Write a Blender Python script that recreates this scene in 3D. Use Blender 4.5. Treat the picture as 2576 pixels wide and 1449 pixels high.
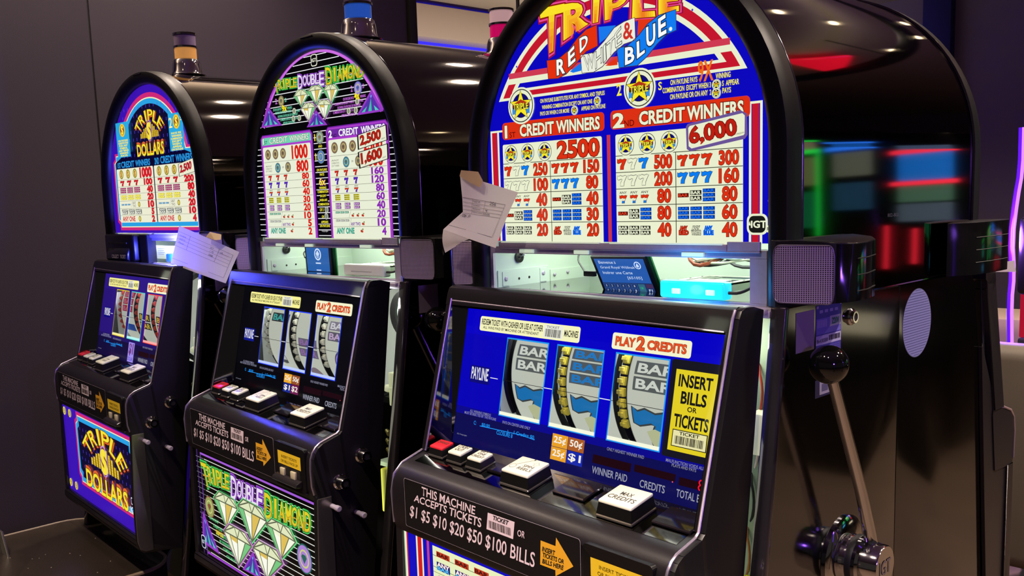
import bpy, bmesh, math, random
from mathutils import Vector, Matrix
from mathutils.geometry import tessellate_polygon

SC = bpy.context.scene
for o in list(bpy.data.objects): bpy.data.objects.remove(o)
COL = SC.collection

# ------------------------------------------------------------------ camera
CAM = Vector((0.85685, -1.10479, 1.38257))
CR = Vector((0.69883, 0.71449, -0.03366)); CU = Vector((-0.07172, 0.11684, 0.99056)); CF = Vector((-0.71168, 0.68982, -0.13288))
CF.normalize(); CR = (CR - CF * CR.dot(CF)).normalized(); CU = CR.cross(CF)
FPX, PCX, PCY = 2405.97, 1246.03, 823.50
cd = bpy.data.cameras.new('camera'); cam = bpy.data.objects.new('camera', cd); COL.objects.link(cam)
cd.sensor_width = 36.0; cd.lens = FPX / 2576 * 36.0
cd.shift_x = (1288 - PCX) / 2576; cd.shift_y = (PCY - 724.5) / 2576
cd.clip_start = 0.02; cd.clip_end = 100
cam.matrix_world = Matrix(((CR.x, CU.x, -CF.x, CAM.x), (CR.y, CU.y, -CF.y, CAM.y), (CR.z, CU.z, -CF.z, CAM.z), (0, 0, 0, 1)))
SC.camera = cam

# ------------------------------------------------------------------ world, view
w = bpy.data.worlds.new('dim_casino_air'); SC.world = w; w.use_nodes = True
w.node_tree.nodes['Background'].inputs[0].default_value = (0.035, 0.030, 0.027, 1)
w.node_tree.nodes['Background'].inputs[1].default_value = 1.0
SC.view_settings.view_transform = 'Standard'; SC.view_settings.look = 'None'
SC.view_settings.exposure = 0.0; SC.view_settings.gamma = 1.0; SC.view_settings.use_curve_mapping = False
SC.cycles.max_bounces = 7; SC.cycles.sample_clamp_indirect = 4.0
SC.cycles.caustics_reflective = False; SC.cycles.caustics_refractive = False

def tag(o, label=None, cat=None, group=None, kind=None):
    if label: o['label'] = label
    if cat: o['category'] = cat
    if group: o['group'] = group
    if kind: o['kind'] = kind
    return o
def link(o, parent=None):
    COL.objects.link(o)
    if parent: o.parent = parent
    return o
def empty(name, loc, label, cat, group=None):
    o = bpy.data.objects.new(name, None); o.location = loc; o.empty_display_size = .1
    link(o); return tag(o, label, cat, group)

# ceiling downlights: first row follows glints on cabinet tops, second is added unseen fill
DOWN = [(.055, 2.39, 30), (.033, 2.85, 30), (-.57, 3.92, 30), (-.10, 3.75, 30), (.43, 3.5, 30), (-1.17, 1.54, 30), (-.55, 1.47, 30), (-1.46, .88, 24), (-.92, .89, 24),
        (.85, -1.35, 230), (.0, -1.3, 230), (-.8, -1.25, 200), (1.9, .4, 60), (1.5, 2.3, 430), (1.3, 1.2, 230), (-2.3, 1.5, 60), (-2.1, .55, 54), (-2.2, -.5, 30), (-2.0, 5.6, 22), (-.9, 5.6, 22), (.4, 5.6, 22), (-3.4, 5.6, 22)]
def lamp(name, kind, loc, power, color, size=.1, size_y=None, direction=(0, 0, -1), spread=None, parent=None):
    ld = bpy.data.lights.new(name, kind); ld.energy = power; ld.color = color
    if kind == 'AREA':
        ld.size = size
        if size_y: ld.shape = 'RECTANGLE'; ld.size_y = size_y
        else: ld.shape = 'DISK'
        if spread: ld.spread = spread
    else: ld.shadow_soft_size = size
    lo = bpy.data.objects.new(name, ld); lo.location = loc
    lo.rotation_euler = Vector(direction).to_track_quat('-Z', 'Y').to_euler()
    return link(lo, parent)

# ------------------------------------------------------------------ materials
def lin(c):
    f = lambda v: (v / 12.92 if v <= .04045 else ((v + .055) / 1.055) ** 2.4)
    return tuple(f(v / 255.0) for v in c)
MC = {}
def P(name, col, rough=.5, metal=0.0, spec=.5, coat=0.0, noise=None, bump=None, emis=None, estr=0.0):
    if name in MC: return MC[name]
    m = bpy.data.materials.new(name); m.use_nodes = True; nt = m.node_tree; b = nt.nodes['Principled BSDF']
    c = (*lin(col), 1)
    b.inputs['Base Color'].default_value = c; b.inputs['Roughness'].default_value = rough; b.inputs['Metallic'].default_value = metal
    b.inputs['Specular IOR Level'].default_value = spec; b.inputs['Coat Weight'].default_value = coat; b.inputs['Coat Roughness'].default_value = .05
    if emis: b.inputs['Emission Color'].default_value = (*lin(emis), 1); b.inputs['Emission Strength'].default_value = estr
    if noise or bump:
        tc = nt.nodes.new('ShaderNodeTexCoord'); nz = nt.nodes.new('ShaderNodeTexNoise')
        nt.links.new(tc.outputs['Object'], nz.inputs['Vector']); nz.inputs['Scale'].default_value = (noise or bump)[0]; nz.inputs['Detail'].default_value = 4
        if noise:
            r = nt.nodes.new('ShaderNodeMapRange'); r.inputs['To Min'].default_value = 1 - noise[1]; r.inputs['To Max'].default_value = 1 + noise[1]
            mx = nt.nodes.new('ShaderNodeMix'); mx.data_type = 'RGBA'; mx.blend_type = 'MULTIPLY'; mx.inputs['Factor'].default_value = 1
            nt.links.new(nz.outputs['Fac'], r.inputs['Value']); mx.inputs['A'].default_value = c
            nt.links.new(r.outputs['Result'], mx.inputs['B']); nt.links.new(mx.outputs['Result'], b.inputs['Base Color'])
            r2 = nt.nodes.new('ShaderNodeMapRange'); r2.inputs['To Min'].default_value = max(0, rough - .04); r2.inputs['To Max'].default_value = rough + .06
            nt.links.new(nz.outputs['Fac'], r2.inputs['Value']); nt.links.new(r2.outputs['Result'], b.inputs['Roughness'])
        if bump:
            nb = nt.nodes.new('ShaderNodeTexNoise'); nb.inputs['Scale'].default_value = bump[0]; nb.inputs['Detail'].default_value = 2
            nt.links.new(tc.outputs['Object'], nb.inputs['Vector'])
            bp = nt.nodes.new('ShaderNodeBump'); bp.inputs['Strength'].default_value = bump[1]; bp.inputs['Distance'].default_value = .002
            nt.links.new(nb.outputs['Fac'], bp.inputs['Height']); nt.links.new(bp.outputs['Normal'], b.inputs['Normal'])
    MC[name] = m; return m
def E(col, s=1.0):                     # a backlit film or a lit lamp of this colour
    return P('lit_%d_%d_%d_%g' % (*col, s), (4, 4, 4), .22, emis=col, estr=s, spec=.3)
def D(col, rough=.45):                 # printed ink, unlit
    return P('ink_%d_%d_%d' % tuple(col), col, rough)

BLK = P('black_gloss_laminate', (13, 12, 13), .10, spec=.55, noise=(60, .25))
DOME = P('black_satin_metal', (100, 96, 92), .05, 1.0)
SIDE = P('black_polished_side', (104, 104, 108), .09, 1.0)
DOOR = P('black_moulded_plastic', (24, 21, 24), .30, spec=.5, bump=(600, .05))
DTEX = P('black_grained_plastic', (17, 16, 17), .36, spec=.4, bump=(500, .05))
RIM = P('black_rim_plastic', (8, 7, 9), .42, spec=.28)
CHR = P('chrome', (205, 203, 205), .09, 1.0)
CHRD = P('dark_chrome_plastic', (92, 86, 90), .10, .85, noise=(25, .2))
STEEL = P('brushed_steel', (188, 178, 196), .42, .35, noise=(120, .12))
MINT = P('pale_mint_metal', (205, 222, 205), .55, noise=(14, .06))
WHITE = P('white_plastic', (232, 232, 228), .35)
CREAM = P('cream_button_plastic', (226, 222, 200), .3, emis=(226, 222, 200), estr=.16)
DARK = P('dark_interior', (12, 12, 12), .6)
def perforated():
    m = bpy.data.materials.new('perforated_speaker_mesh'); m.use_nodes = True; nt = m.node_tree; b = nt.nodes['Principled BSDF']; b.inputs['Metallic'].default_value = .6; b.inputs['Roughness'].default_value = .42
    tc = nt.nodes.new('ShaderNodeTexCoord'); sp = nt.nodes.new('ShaderNodeSeparateXYZ'); nt.links.new(tc.outputs['Object'], sp.inputs[0]); outs = []
    for ax, sc in (('X', 380), ('Z', 420)):
        mu = nt.nodes.new('ShaderNodeMath'); mu.operation = 'MULTIPLY'; mu.inputs[1].default_value = sc; nt.links.new(sp.outputs[ax], mu.inputs[0])
        fr = nt.nodes.new('ShaderNodeMath'); fr.operation = 'FRACT'; nt.links.new(mu.outputs[0], fr.inputs[0])
        gt = nt.nodes.new('ShaderNodeMath'); gt.operation = 'GREATER_THAN'; gt.inputs[1].default_value = .42; nt.links.new(fr.outputs[0], gt.inputs[0]); outs.append(gt)
    mn = nt.nodes.new('ShaderNodeMath'); mn.operation = 'MULTIPLY'; nt.links.new(outs[0].outputs[0], mn.inputs[0]); nt.links.new(outs[1].outputs[0], mn.inputs[1])
    mx = nt.nodes.new('ShaderNodeMix'); mx.data_type = 'RGBA'; mx.inputs['A'].default_value = (*lin((206, 184, 222)), 1); mx.inputs['B'].default_value = (.004, .004, .005, 1); nt.links.new(mn.outputs[0], mx.inputs['Factor']); nt.links.new(mx.outputs['Result'], b.inputs['Base Color'])
    return m
GRILL = perforated()
GREENPCB = P('green_circuit_board', (20, 120, 60), .5)
RUB = P('black_rubber', (18, 18, 18), .5)
YEL = P('yellow_plastic', (226, 222, 40), .5)

# ------------------------------------------------------------------ mesh building
def sharp(bm, deg=32):
    lim = math.radians(deg)
    for f in bm.faces: f.smooth = True
    for e in bm.edges:
        if len(e.link_faces) != 2 or e.calc_face_angle(0) > lim: e.smooth = False
class MB:
    def __init__(s): s.bm = bmesh.new(); s.mats = []; s.cur = 0
    def mat(s, m):
        if m not in s.mats: s.mats.append(m)
        s.cur = s.mats.index(m); return s
    def face(s, vs):
        try: f = s.bm.faces.new(vs); f.material_index = s.cur; return f
        except ValueError: return None
    def poly(s, pts): return s.face([s.bm.verts.new(p) for p in pts])
    def tri(s, pts3, tris):
        vs = [s.bm.verts.new(p) for p in pts3]
        for t in tris: s.face([vs[i] for i in t])
    def box(s, a, b, bev=0, seg=2):
        x0, y0, z0 = a; x1, y1, z1 = b
        v = [s.bm.verts.new(p) for p in ((x0,y0,z0),(x1,y0,z0),(x1,y1,z0),(x0,y1,z0),(x0,y0,z1),(x1,y0,z1),(x1,y1,z1),(x0,y1,z1))]
        fs = [s.face([v[i] for i in q]) for q in ((3,2,1,0),(4,5,6,7),(0,1,5,4),(1,2,6,5),(2,3,7,6),(3,0,4,7))]
        if bev: s._bev(v, bev, seg)
        return v
    def _bev(s, v, w_, seg=2):
        vs = set(v); es = [e for e in s.bm.edges if e.verts[0] in vs and e.verts[1] in vs]
        r = bmesh.ops.bevel(s.bm, geom=es, offset=w_, segments=seg, affect='EDGES', profile=.5, clamp_overlap=True)
        for f in r['faces']: f.material_index = s.cur
    def prism(s, pts, f0, f1, bev=0, seg=2, caps=True):
        """pts: 2D outline, f0/f1 map a 2D point to the two end caps"""
        a = [s.bm.verts.new(f0(*p)) for p in pts]; b = [s.bm.verts.new(f1(*p)) for p in pts]; n = len(pts)
        for i in range(n): s.face([a[i], a[(i + 1) % n], b[(i + 1) % n], b[i]])
        if caps:
            if n > 4:
                for t in tessellate_polygon([[Vector((*p, 0)) for p in pts]]):
                    s.face([a[i] for i in t]); s.face([b[i] for i in t])
            else: s.face(list(reversed(a))); s.face(b)
        if bev: s._bev(a + b, bev, seg)
    def px(s, pts, x0, x1, bev=0, seg=2): s.prism(pts, lambda y, z: (x0, y, z), lambda y, z: (x1, y, z), bev, seg)
    def py(s, pts, y0, y1, bev=0, seg=2): s.prism(pts, lambda x, z: (x, y0, z), lambda x, z: (x, y1, z), bev, seg)
    def pz(s, pts, z0, z1, bev=0, seg=2): s.prism(pts, lambda x, y: (x, y, z0), lambda x, y: (x, y, z1), bev, seg)
    def lathe(s, prof, o, axis=(0, 0, 1), n=32, cap=True):
        ax = Vector(axis).normalized(); q = ax.to_track_quat('Z', 'Y'); rings = []
        for r, h in prof:
            rings.append([s.bm.verts.new(Vector(o) + q @ Vector((r * math.cos(2*math.pi*i/n), r * math.sin(2*math.pi*i/n), h))) for i in range(n)])
        for k in range(len(rings) - 1):
            for i in range(n): s.face([rings[k][i], rings[k][(i+1) % n], rings[k+1][(i+1) % n], rings[k+1][i]])
        if cap: s.face(list(reversed(rings[0]))); s.face(rings[-1])
    def tube(s, path, r, n=10, smooth=1, radii=None):
        pts = [Vector(p) for p in path]
        for _ in range(smooth):
            q = [pts[0]]; 
            for a, b in zip(pts, pts[1:]): q += [a.lerp(b, .25), a.lerp(b, .75)]
            pts = q + [pts[-1]]
        rings = []; up = None
        for i, p in enumerate(pts):
            t = (pts[min(i+1, len(pts)-1)] - pts[max(i-1, 0)]).normalized()
            if up is None: up = t.orthogonal().normalized()
            up = (up - t * up.dot(t)).normalized(); sd = t.cross(up)
            rr = r if radii is None else radii(i / (len(pts) - 1))
            rings.append([s.bm.verts.new(p + (up * math.cos(2*math.pi*k/n) + sd * math.sin(2*math.pi*k/n)) * rr) for k in range(n)])
        for a, b in zip(rings, rings[1:]):
            for k in range(n): s.face([a[k], a[(k+1) % n], b[(k+1) % n], b[k]])
        s.face(list(reversed(rings[0]))); s.face(rings[-1])
    def sphere(s, o, r, n=32):
        prof = [(max(1e-5, r * math.sin(math.pi * i / n)), -r * math.cos(math.pi * i / n)) for i in range(n + 1)]
        s.lathe(prof, o, n=n, cap=False)
    def build(s, name, parent=None, M=None, sub=None, deg=32, normals=True):
        if M is not None: bmesh.ops.transform(s.bm, matrix=M, verts=s.bm.verts)
        if parent is not None:
            off = parent.get('_o'); off = Vector(off) if off is not None else parent.location
            bmesh.ops.translate(s.bm, vec=-Vector(off), verts=s.bm.verts)
        if normals: bmesh.ops.recalc_face_normals(s.bm, faces=s.bm.faces)
        sharp(s.bm, deg)
        me = bpy.data.meshes.new(name); s.bm.to_mesh(me); s.bm.free()
        for m in s.mats: me.materials.append(m)
        o = bpy.data.objects.new(name, me); link(o, parent)
        if parent is not None: o['_o'] = list(off)
        return o
def rrect(x0, y0, x1, y1, r, n=4):
    pts = []
    for cx, cy, a in ((x1 - r, y1 - r, 0), (x0 + r, y1 - r, 90), (x0 + r, y0 + r, 180), (x1 - r, y0 + r, 270)):
        for i in range(n + 1):
            t = math.radians(a + 90 * i / n); pts.append((cx + r * math.cos(t), cy + r * math.sin(t)))
    return pts

# ------------------------------------------------------------------ flat artwork on real panels
GC = {}
def glyphs(txt, off):
    k = (txt, round(off, 3))
    if k not in GC:
        cu = bpy.data.curves.new('t', 'FONT'); cu.body = txt; cu.offset = off; cu.resolution_u = 3
        ob = bpy.data.objects.new('t', cu); me = bpy.data.meshes.new_from_object(ob)
        v = [(q.co.x, q.co.y) for q in me.vertices]; f = [tuple(p.vertices) for p in me.polygons]
        bpy.data.objects.remove(ob); bpy.data.curves.remove(cu); bpy.data.meshes.remove(me)
        xs = [a for a, b in v] or [0, 1]; ys = [b for a, b in v] or [0, 1]
        GC[k] = (v, f, (min(xs), min(ys), max(xs), max(ys)))
    return GC[k]
class Art:
    """collects flat shapes in a panel's own metres; photo measurements are cast onto the panel's plane"""
    eps = .00016
    def __init__(s, O, U, V, pos=None):
        s.O = Vector(O); s.U = Vector(U).normalized(); s.V = Vector(V).normalized(); s.N = s.U.cross(s.V); s.mb = MB(); s.z = (0, 0, 1.0)
        s.pos = pos or (lambda u, v, h: s.O + s.U * u + s.V * v + s.N * h)
    def crop(s, ox, oy, sc): s.z = (ox, oy, sc); return s
    def uv(s, p):
        px, py = s.z[0] + p[0] / s.z[2], s.z[1] + p[1] / s.z[2]
        d = CR * ((px - PCX) / FPX) - CU * ((py - PCY) / FPX) + CF
        X = CAM + d * ((s.O - CAM).dot(s.N) / d.dot(s.N)); q = X - s.O
        return (q.dot(s.U), q.dot(s.V))
    def m(s, col, lit=1.0):
        s.mb.mat(E(col, lit) if lit else D(col))
    # metres
    def fill(s, pts, col, lay, lit=1.0):
        s.m(col, lit); vs = [s.pos(u, v, lay * s.eps) for u, v in pts]
        s.mb.tri(vs, tessellate_polygon([[Vector((*p, 0)) for p in pts]]))
    def box(s, u0, v0, u1, v1, col, lay, r=0, lit=1.0):
        if u0 > u1: u0, u1 = u1, u0
        if v0 > v1: v0, v1 = v1, v0
        s.fill(rrect(u0, v0, u1, v1, min(r, (u1-u0)*.49, (v1-v0)*.49)) if r else [(u0, v0), (u1, v0), (u1, v1), (u0, v1)], col, lay, lit)
    def disc(s, u, v, r, col, lay, ry=None, n=28, lit=1.0):
        ry = ry or r; s.fill([(u + r*math.cos(2*math.pi*i/n), v + ry*math.sin(2*math.pi*i/n)) for i in range(n)], col, lay, lit)
    def stroke(s, pts, wd, col, lay, closed=False, lit=1.0):
        s.m(col, lit); P2 = [Vector(p) for p in pts]; n = len(P2); L, R = [], []
        for i in range(n):
            a = P2[(i-1) % n] if closed or i else P2[i]; b = P2[(i+1) % n] if closed or i < n-1 else P2[i]
            t = b - a; t = t.normalized() if t.length else Vector((1, 0)); nn = Vector((-t.y, t.x)) * wd / 2
            L.append(P2[i] + nn); R.append(P2[i] - nn)
        for i in range(n if closed else n - 1):
            j = (i+1) % n; s.mb.poly([s.pos(q.x, q.y, lay*s.eps) for q in (L[i], R[i], R[j], L[j])])
    def text(s, txt, u0, v0, u1, v1, col, lay, bold=.012, out=None, ow=.04, warp=None, lit=1.0, shear=0):
        bx = glyphs(txt, 0)[2]; W_ = (bx[2]-bx[0]) or 1; H_ = (bx[3]-bx[1]) or 1
        cl = 1.0
        if len(txt) == 1:                                # keep single letters from being stretched out of shape
            if warp: q0, q1, q2, q3 = (Vector(warp(*k)) for k in ((0, .5), (1, .5), (.5, 0), (.5, 1))); tw, th = (q1 - q0).length, (q3 - q2).length
            else: tw, th = abs(u1 - u0), abs(v1 - v0)
            cl = min(1.0, 1.5 * (th / H_) / max(1e-9, tw / W_))
        def put(off, c, l):
            s.m(c, lit); v, f, _ = glyphs(txt, off); pts = []
            for x, y in v:
                a, b = (x-bx[0])/W_, (y-bx[1])/H_; a = .5 + (a - .5) * cl
                if warp: q = warp(a, b)
                else: q = (u0 + (u1-u0)*(a + shear*(b-.5)*H_/W_), v0 + (v1-v0)*b)
                pts.append(s.pos(q[0], q[1], l*s.eps))
            s.mb.tri(pts, f)
        if out: put(bold + ow, out, lay)
        put(bold, col, lay + 1)
    # photo measurements
    def t(s, txt, bl, tr, col, lay, **k):
        a, b = s.uv(bl), s.uv(tr); s.text(txt, a[0], a[1], b[0], b[1], col, lay, **k)
    def tq(s, txt, bl, br, tr, tl, col, lay, **k):
        A_, B_, C_, D_ = (Vector(s.uv(p)) for p in (bl, br, tr, tl))
        s.text(txt, 0, 0, 1, 1, col, lay, warp=lambda a, b: (A_.lerp(B_, a)).lerp(D_.lerp(C_, a), b), **k)
    def b(s, bl, tr, col, lay, r=0, lit=1.0):
        a, c = s.uv(bl), s.uv(tr); s.box(a[0], a[1], c[0], c[1], col, lay, r, lit)
    def f(s, pts, col, lay, lit=1.0): s.fill([s.uv(p) for p in pts], col, lay, lit)
    def l(s, pts, wd, col, lay, closed=False, lit=1.0): s.stroke([s.uv(p) for p in pts], wd, col, lay, closed, lit)
    def d(s, c, rpt, col, lay, lit=1.0):
        a, q = s.uv(c), s.uv(rpt); s.disc(a[0], a[1], math.hypot(a[0]-q[0], a[1]-q[1]), col, lay, lit=lit)
    def build(s, name, parent, deg=32): return s.mb.build(name, parent, normals=False)
    # symbols
    SEVEN = [(0,.62),(.0,1),(.12,.9),(.3,.98),(.55,.9),(.8,.97),(1,.93),(.82,.6),(.68,.3),(.66,0),(.3,0),(.34,.28),(.52,.62),(.42,.68),(.24,.62),(.12,.58)]
    def seven(s, u0, v0, u1, v1, col, lay, out=(20,20,30), lit=1.0, split=None):
        p = [(u0+(u1-u0)*a, v0+(v1-v0)*b) for a, b in s.SEVEN]
        s.fill(p, col, lay + 1, lit); s.stroke(p, (v1-v0)*.09, out, lay, True, lit)
        if split:
            lo, mid = split
            s.fill([(u0+(u1-u0)*a, v0+(v1-v0)*b) for a, b in ((.33,.28),(.3,0),(.66,0),(.68,.28))], lo, lay + 2, lit)
            s.fill([(u0+(u1-u0)*a, v0+(v1-v0)*b) for a, b in ((.33,.3),(.68,.3),(.8,.55),(.48,.56))], mid, lay + 2, lit)
    def bar(s, u0, v0, u1, v1, bg, fg, lay, txt='BAR', lit=1.0):
        s.box(u0, v0, u1, v1, bg, lay, 0, lit); h = v1-v0; ww = u1-u0
        s.text(txt, u0+ww*.08, v0+h*.17, u1-ww*.08, v1-h*.17, fg, lay + 1, bold=.03, lit=lit)

# ------------------------------------------------------------------ the room
def struct(name, mb): return tag(mb.build(name), kind='structure')
FLOOR = P('brown_carpet', (88, 70, 52), .8, noise=(3.0, .35), bump=(220, .5))
CEIL = P('grey_ceiling_paint', (160, 146, 130), .8, noise=(2, .08))
WALLP = P('plum_grey_wall_panel', (64, 56, 66), .75, noise=(1.5, .06), bump=(260, .25))
WALLG = P('grey_wall_paint', (128, 118, 120), .75, noise=(1.5, .06), bump=(260, .2))
BEIGE = P('beige_fascia_paint', (196, 178, 160), .8)
NAVY = P('navy_paint', (34, 34, 96), .7)
mb = MB().mat(FLOOR); mb.box((-8, -6, -.05), (8, 9, 0)); struct('floor', mb)
mb = MB().mat(CEIL); mb.box((-8, -6, 3.0), (8, 9, 3.05)); struct('ceiling', mb)
mb = MB().mat(WALLP); mb.box((-2.72, -4, 0), (-2.6, .312, 3.0)); mb.box((-2.72, .318, 0), (-2.6, 1.757, 3.0), .004); mb.mat(DARK); mb.box((-2.72, .310, 0), (-2.604, .320, 3.0))
struct('wall_left', mb)
mb = MB().mat(DARK); mb.box((-2.74, 1.757, 0), (-2.58, 1.80, 3.0), .003); struct('trim_1', mb)
mb = MB().mat(BEIGE); mb.box((-5.4, 1.0, 2.70), (-5.2, 9, 2.96), .01); struct('trim_2', mb)
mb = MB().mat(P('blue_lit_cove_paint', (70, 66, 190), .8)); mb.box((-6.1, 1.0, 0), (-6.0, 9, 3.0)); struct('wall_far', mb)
mb = MB().mat(WALLG); mb.box((-6.1, 7.6, 0), (8, 7.7, 3.0)); struct('wall_back', mb)
mb = MB().mat(NAVY); mb.box((-2.62, 7.5, 0), (-2.38, 7.6, 3.0), .01); struct('trim_3', mb)

tiny = P('white_trim_ring', (210, 205, 196), .5)
for i, (x, y, pw) in enumerate(DOWN):
    r = empty('ceiling_downlight', (x, y, 3.0), 'small round recessed warm white downlight in the dark grey ceiling', 'ceiling light', 'ceiling downlights over the slot floor')
    mb = MB().mat(tiny); mb.lathe([(.045, 2.982), (.06, 2.982), (.06, 3.0), (.045, 3.0)], (x, y, 0), n=24, cap=False); mb.build('trim_ring', r)
    mb = MB().mat(E((255, 226, 178), 18)); mb.lathe([(.0005, 2.992), (.044, 2.992), (.044, 2.998)], (x, y, 0), n=20); mb.build('lamp_lens', r)
    l = lamp('downlight_beam', 'SPOT', (0, 0, -.03), pw, (1, .82, .68), .04, parent=r); l.data.spot_size = math.radians(120 if y > -1 else 86); l.data.spot_blend = .6

def uplight(x0, y0, x1, y1, z, pw, label):  # unseen uplights added to brighten ceiling, cabinet tops and fascia
    r = empty('fill_uplight', ((x0+x1)/2, (y0+y1)/2, z), label, 'light'); wd = .05
    mb = MB().mat(DARK); mb.box((min(x0, x1) - wd, min(y0, y1) - wd, z - .05), (max(x0, x1) + wd, max(y0, y1) + wd, z), .004); mb.build('trough', r)
    mb = MB().mat(DARK); mb.box(((x0+x1)/2 - .01, (y0+y1)/2 - .01, z), ((x0+x1)/2 + .01, (y0+y1)/2 + .01, 3.0)); mb.build('hanger', r)
    l = lamp('fill_lamp', 'AREA', (0, 0, .012), pw, (1, .86, .72), max(abs(x1 - x0), .06), max(abs(y1 - y0), .06), (0, 0, 1), parent=r); l.rotation_euler = (math.pi, 0, 0)
uplight(-2.45, -2.2, -2.45, 1.7, 2.62, 62, 'added unseen uplight trough along the plum wall, brightening the ceiling')
uplight(-1.6, 2.9, 2.6, 2.9, 2.70, 5, 'added unseen uplight trough behind the machines, brightening the ceiling')
uplight(-4.5, 1.9, -4.5, 7.0, 1.95, 36, 'added unseen uplight trough beyond the plum wall, brightening the beige fascia')
# blue cove light and its little lamp on the far wall
r = empty('cove_light', (-5.95, 5.0, 2.62), 'blue led strip glowing along the far wall under the beige fascia', 'light')
mb = MB().mat(E((60, 44, 240), 2.5)); mb.box((-5.99, 1.2, 2.60), (-5.96, 8.8, 2.63)); mb.build('led_strip', r)
lamp('cove_glow', 'AREA', (0.1, 0, 0), 110, (.16, .12, 1), 6.5, .05, (-1, 0, -.3), parent=r).rotation_euler = Vector((-1, 0, -.35)).to_track_quat('-Z', 'Y').to_euler()
X = CAM + (CR * ((1143 - PCX) / FPX) - CU * ((98 - PCY) / FPX) + CF) * 9.2
r = empty('wall_lamp', X, 'small white spot lamp seen against the blue lit far wall', 'light')
mb = MB().mat(E((255, 255, 255), 3)); mb.lathe([(.001, -.03), (.03, -.02), (.035, .02), (.001, .03)], X, (0, 1, 0), 14); mb.build('lamp_head', r)
mb = MB().mat(DARK); mb.tube([X + Vector((-.02, 0, 0)), Vector((-6.0, X.y, X.z + .05))], .008, 6, 0); mb.build('bracket', r)

# ------------------------------------------------------------------ slot machines
def arch(r, n=40, z0=1.236, cx=-.03, cz=1.435):
    return [(cx - r, z0)] + [(cx - r * math.cos(math.pi*i/n), cz + r * math.sin(math.pi*i/n)) for i in range(n + 1)] + [(cx + r, z0)]
def sweep_arch(mb, prof, n=44, z0=1.236):
    rows = [arch(r, n, z0) for r, y in prof]; vs = [[mb.bm.verts.new((x, prof[k][1], z)) for x, z in row] for k, row in enumerate(rows)]
    for a, b in zip(vs, vs[1:]):
        for i in range(len(a) - 1): mb.face([a[i], a[i+1], b[i+1], b[i]])
DEPTH = .31
def fz(z): return -.0235 - (1.2354 - z) * .146          # leaning front edge of the base cabinet
DP_G = ((-.0737, .9751), (-.0245, 1.2208))               # reel glass, bottom and top, in the door's own frame
def cabinet(root, M, kind):
    mb = MB().mat(SIDE)
    side = [(fz(1.236), 1.236), (DEPTH, 1.236), (DEPTH, .02), (fz(.02) + .03, .02), (fz(.45), .45)]
    xl = -.322 if kind == 'back' else -.350
    mb.px(side, .250, .262, .0015, 1); mb.px(side, xl, xl + .012, .0015, 1)
    mb.mat(BLK); mb.box((xl + .012, .29, .02), (.25, DEPTH, 1.236)); mb.box((xl + .012, -.06, .02), (.25, DEPTH - .02, .45))
    mb.mat(DARK); mb.box((xl + .012, .255, .45), (.25, .262, 1.225))
    cab = mb.build('cabinet', root, M)
    mb = MB().mat(CHRD)                                   # bright extruded edge of the door opening
    for x0 in (.243, xl - .002):
        p = [(fz(1.236) - .006, 1.237), (fz(1.236) + .006, 1.237), (fz(.45) + .006, .45), (fz(.45) - .006, .45)]
        mb.px(p, x0, x0 + .021, .003, 2); mb.build('edge_trim', cab, M); mb = MB().mat(CHRD)
    mb = MB().mat(STEEL)                                  # bright sill rail between top box and door
    mb.box((xl + .015, -.03, 1.222), (.243, .02, 1.2315), .002); mb.box((xl + .02, -.036, 1.227), (.24, -.028, 1.234), .002); mb.box((xl + .02, -.022, 1.230), (.24, -.006, 1.2345), .0015)
    mb.build('sill_rail', cab, M)
    return cab
def top_box(root, M, kind, front=True):
    a = arch(.287)
    mb = MB().mat(DOME); mb.py(a, .012, DEPTH); 
    if front:
        bmesh.ops.delete(mb.bm, geom=[f for f in mb.bm.faces if abs(f.calc_center_median().y - .012) < 1e-4], context='FACES')
    dome = mb.build('top_box', root, M, deg=25)
    mb = MB().mat(RIM)
    sweep_arch(mb, [(.257, .006), (.257, -.006), (.261, -.014), (.268, -.0185), (.279, -.0195), (.287, -.016), (.2893, -.008), (.2898, .002), (.2898, .018), (.286, .020), (.257, .006)])
    rim = mb.build('rim', root, M, deg=50)
    mb = MB().mat(CHRD); sweep_arch(mb, [(.2898, .0178), (.2906, .0185), (.2906, .0205), (.2875, .021)]); mb.build('bright_edge', rim, M, deg=60)
    if front:
        mb = MB().mat(DOME); mb.tube([(-.05, -.0193, 1.7165), (-.01, -.0193, 1.7165)], .0016, 6, 0); mb.build('embossed_badge', rim, M)
    return dome
def candle(root, M, y, tiers, x=-.03):
    z = 1.720; o = (0, 0, 0); M = M @ Matrix.Translation((x, y, z)) @ Matrix.Diagonal((1.2, 1.2, 1, 1))
    mb = MB().mat(CHR)
    mb.lathe([(.040, 0), (.041, .003), (.034, .006), (.0315, .012), (.030, .030), (.0275, .041), (.024, .044), (.022, .044)], o, n=36)
    base = mb.build('tower_light', root, M, deg=40); h = .044
    names = {'amber': (230, 160, 84), 'clear': (190, 170, 190), 'blue': (44, 96, 200), 'pink': (238, 12, 110), 'white': (226, 178, 178)}
    for k, col in enumerate(tiers):
        c = names[col]
        m = P('tower_lens_' + col, c, .15, emis=c, estr=0 if col == 'clear' else .55, coat=.6)
        if col == 'clear': m = P('tower_lens_clear', (120, 100, 130), .06, .7)
        mb = MB().mat(m); mb.lathe([(.0215, h), (.0235, h + .001), (.0235, h + .026), (.0215, h + .027)], o, n=32); mb.build('lens', base, M)
        h += .027
        mb = MB().mat(CHR); mb.lathe([(.0235, h), (.0255, h + .001), (.0255, h + .006), (.0235, h + .007)], o, n=32); mb.build('ring', base, M); h += .006
    return base
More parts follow.
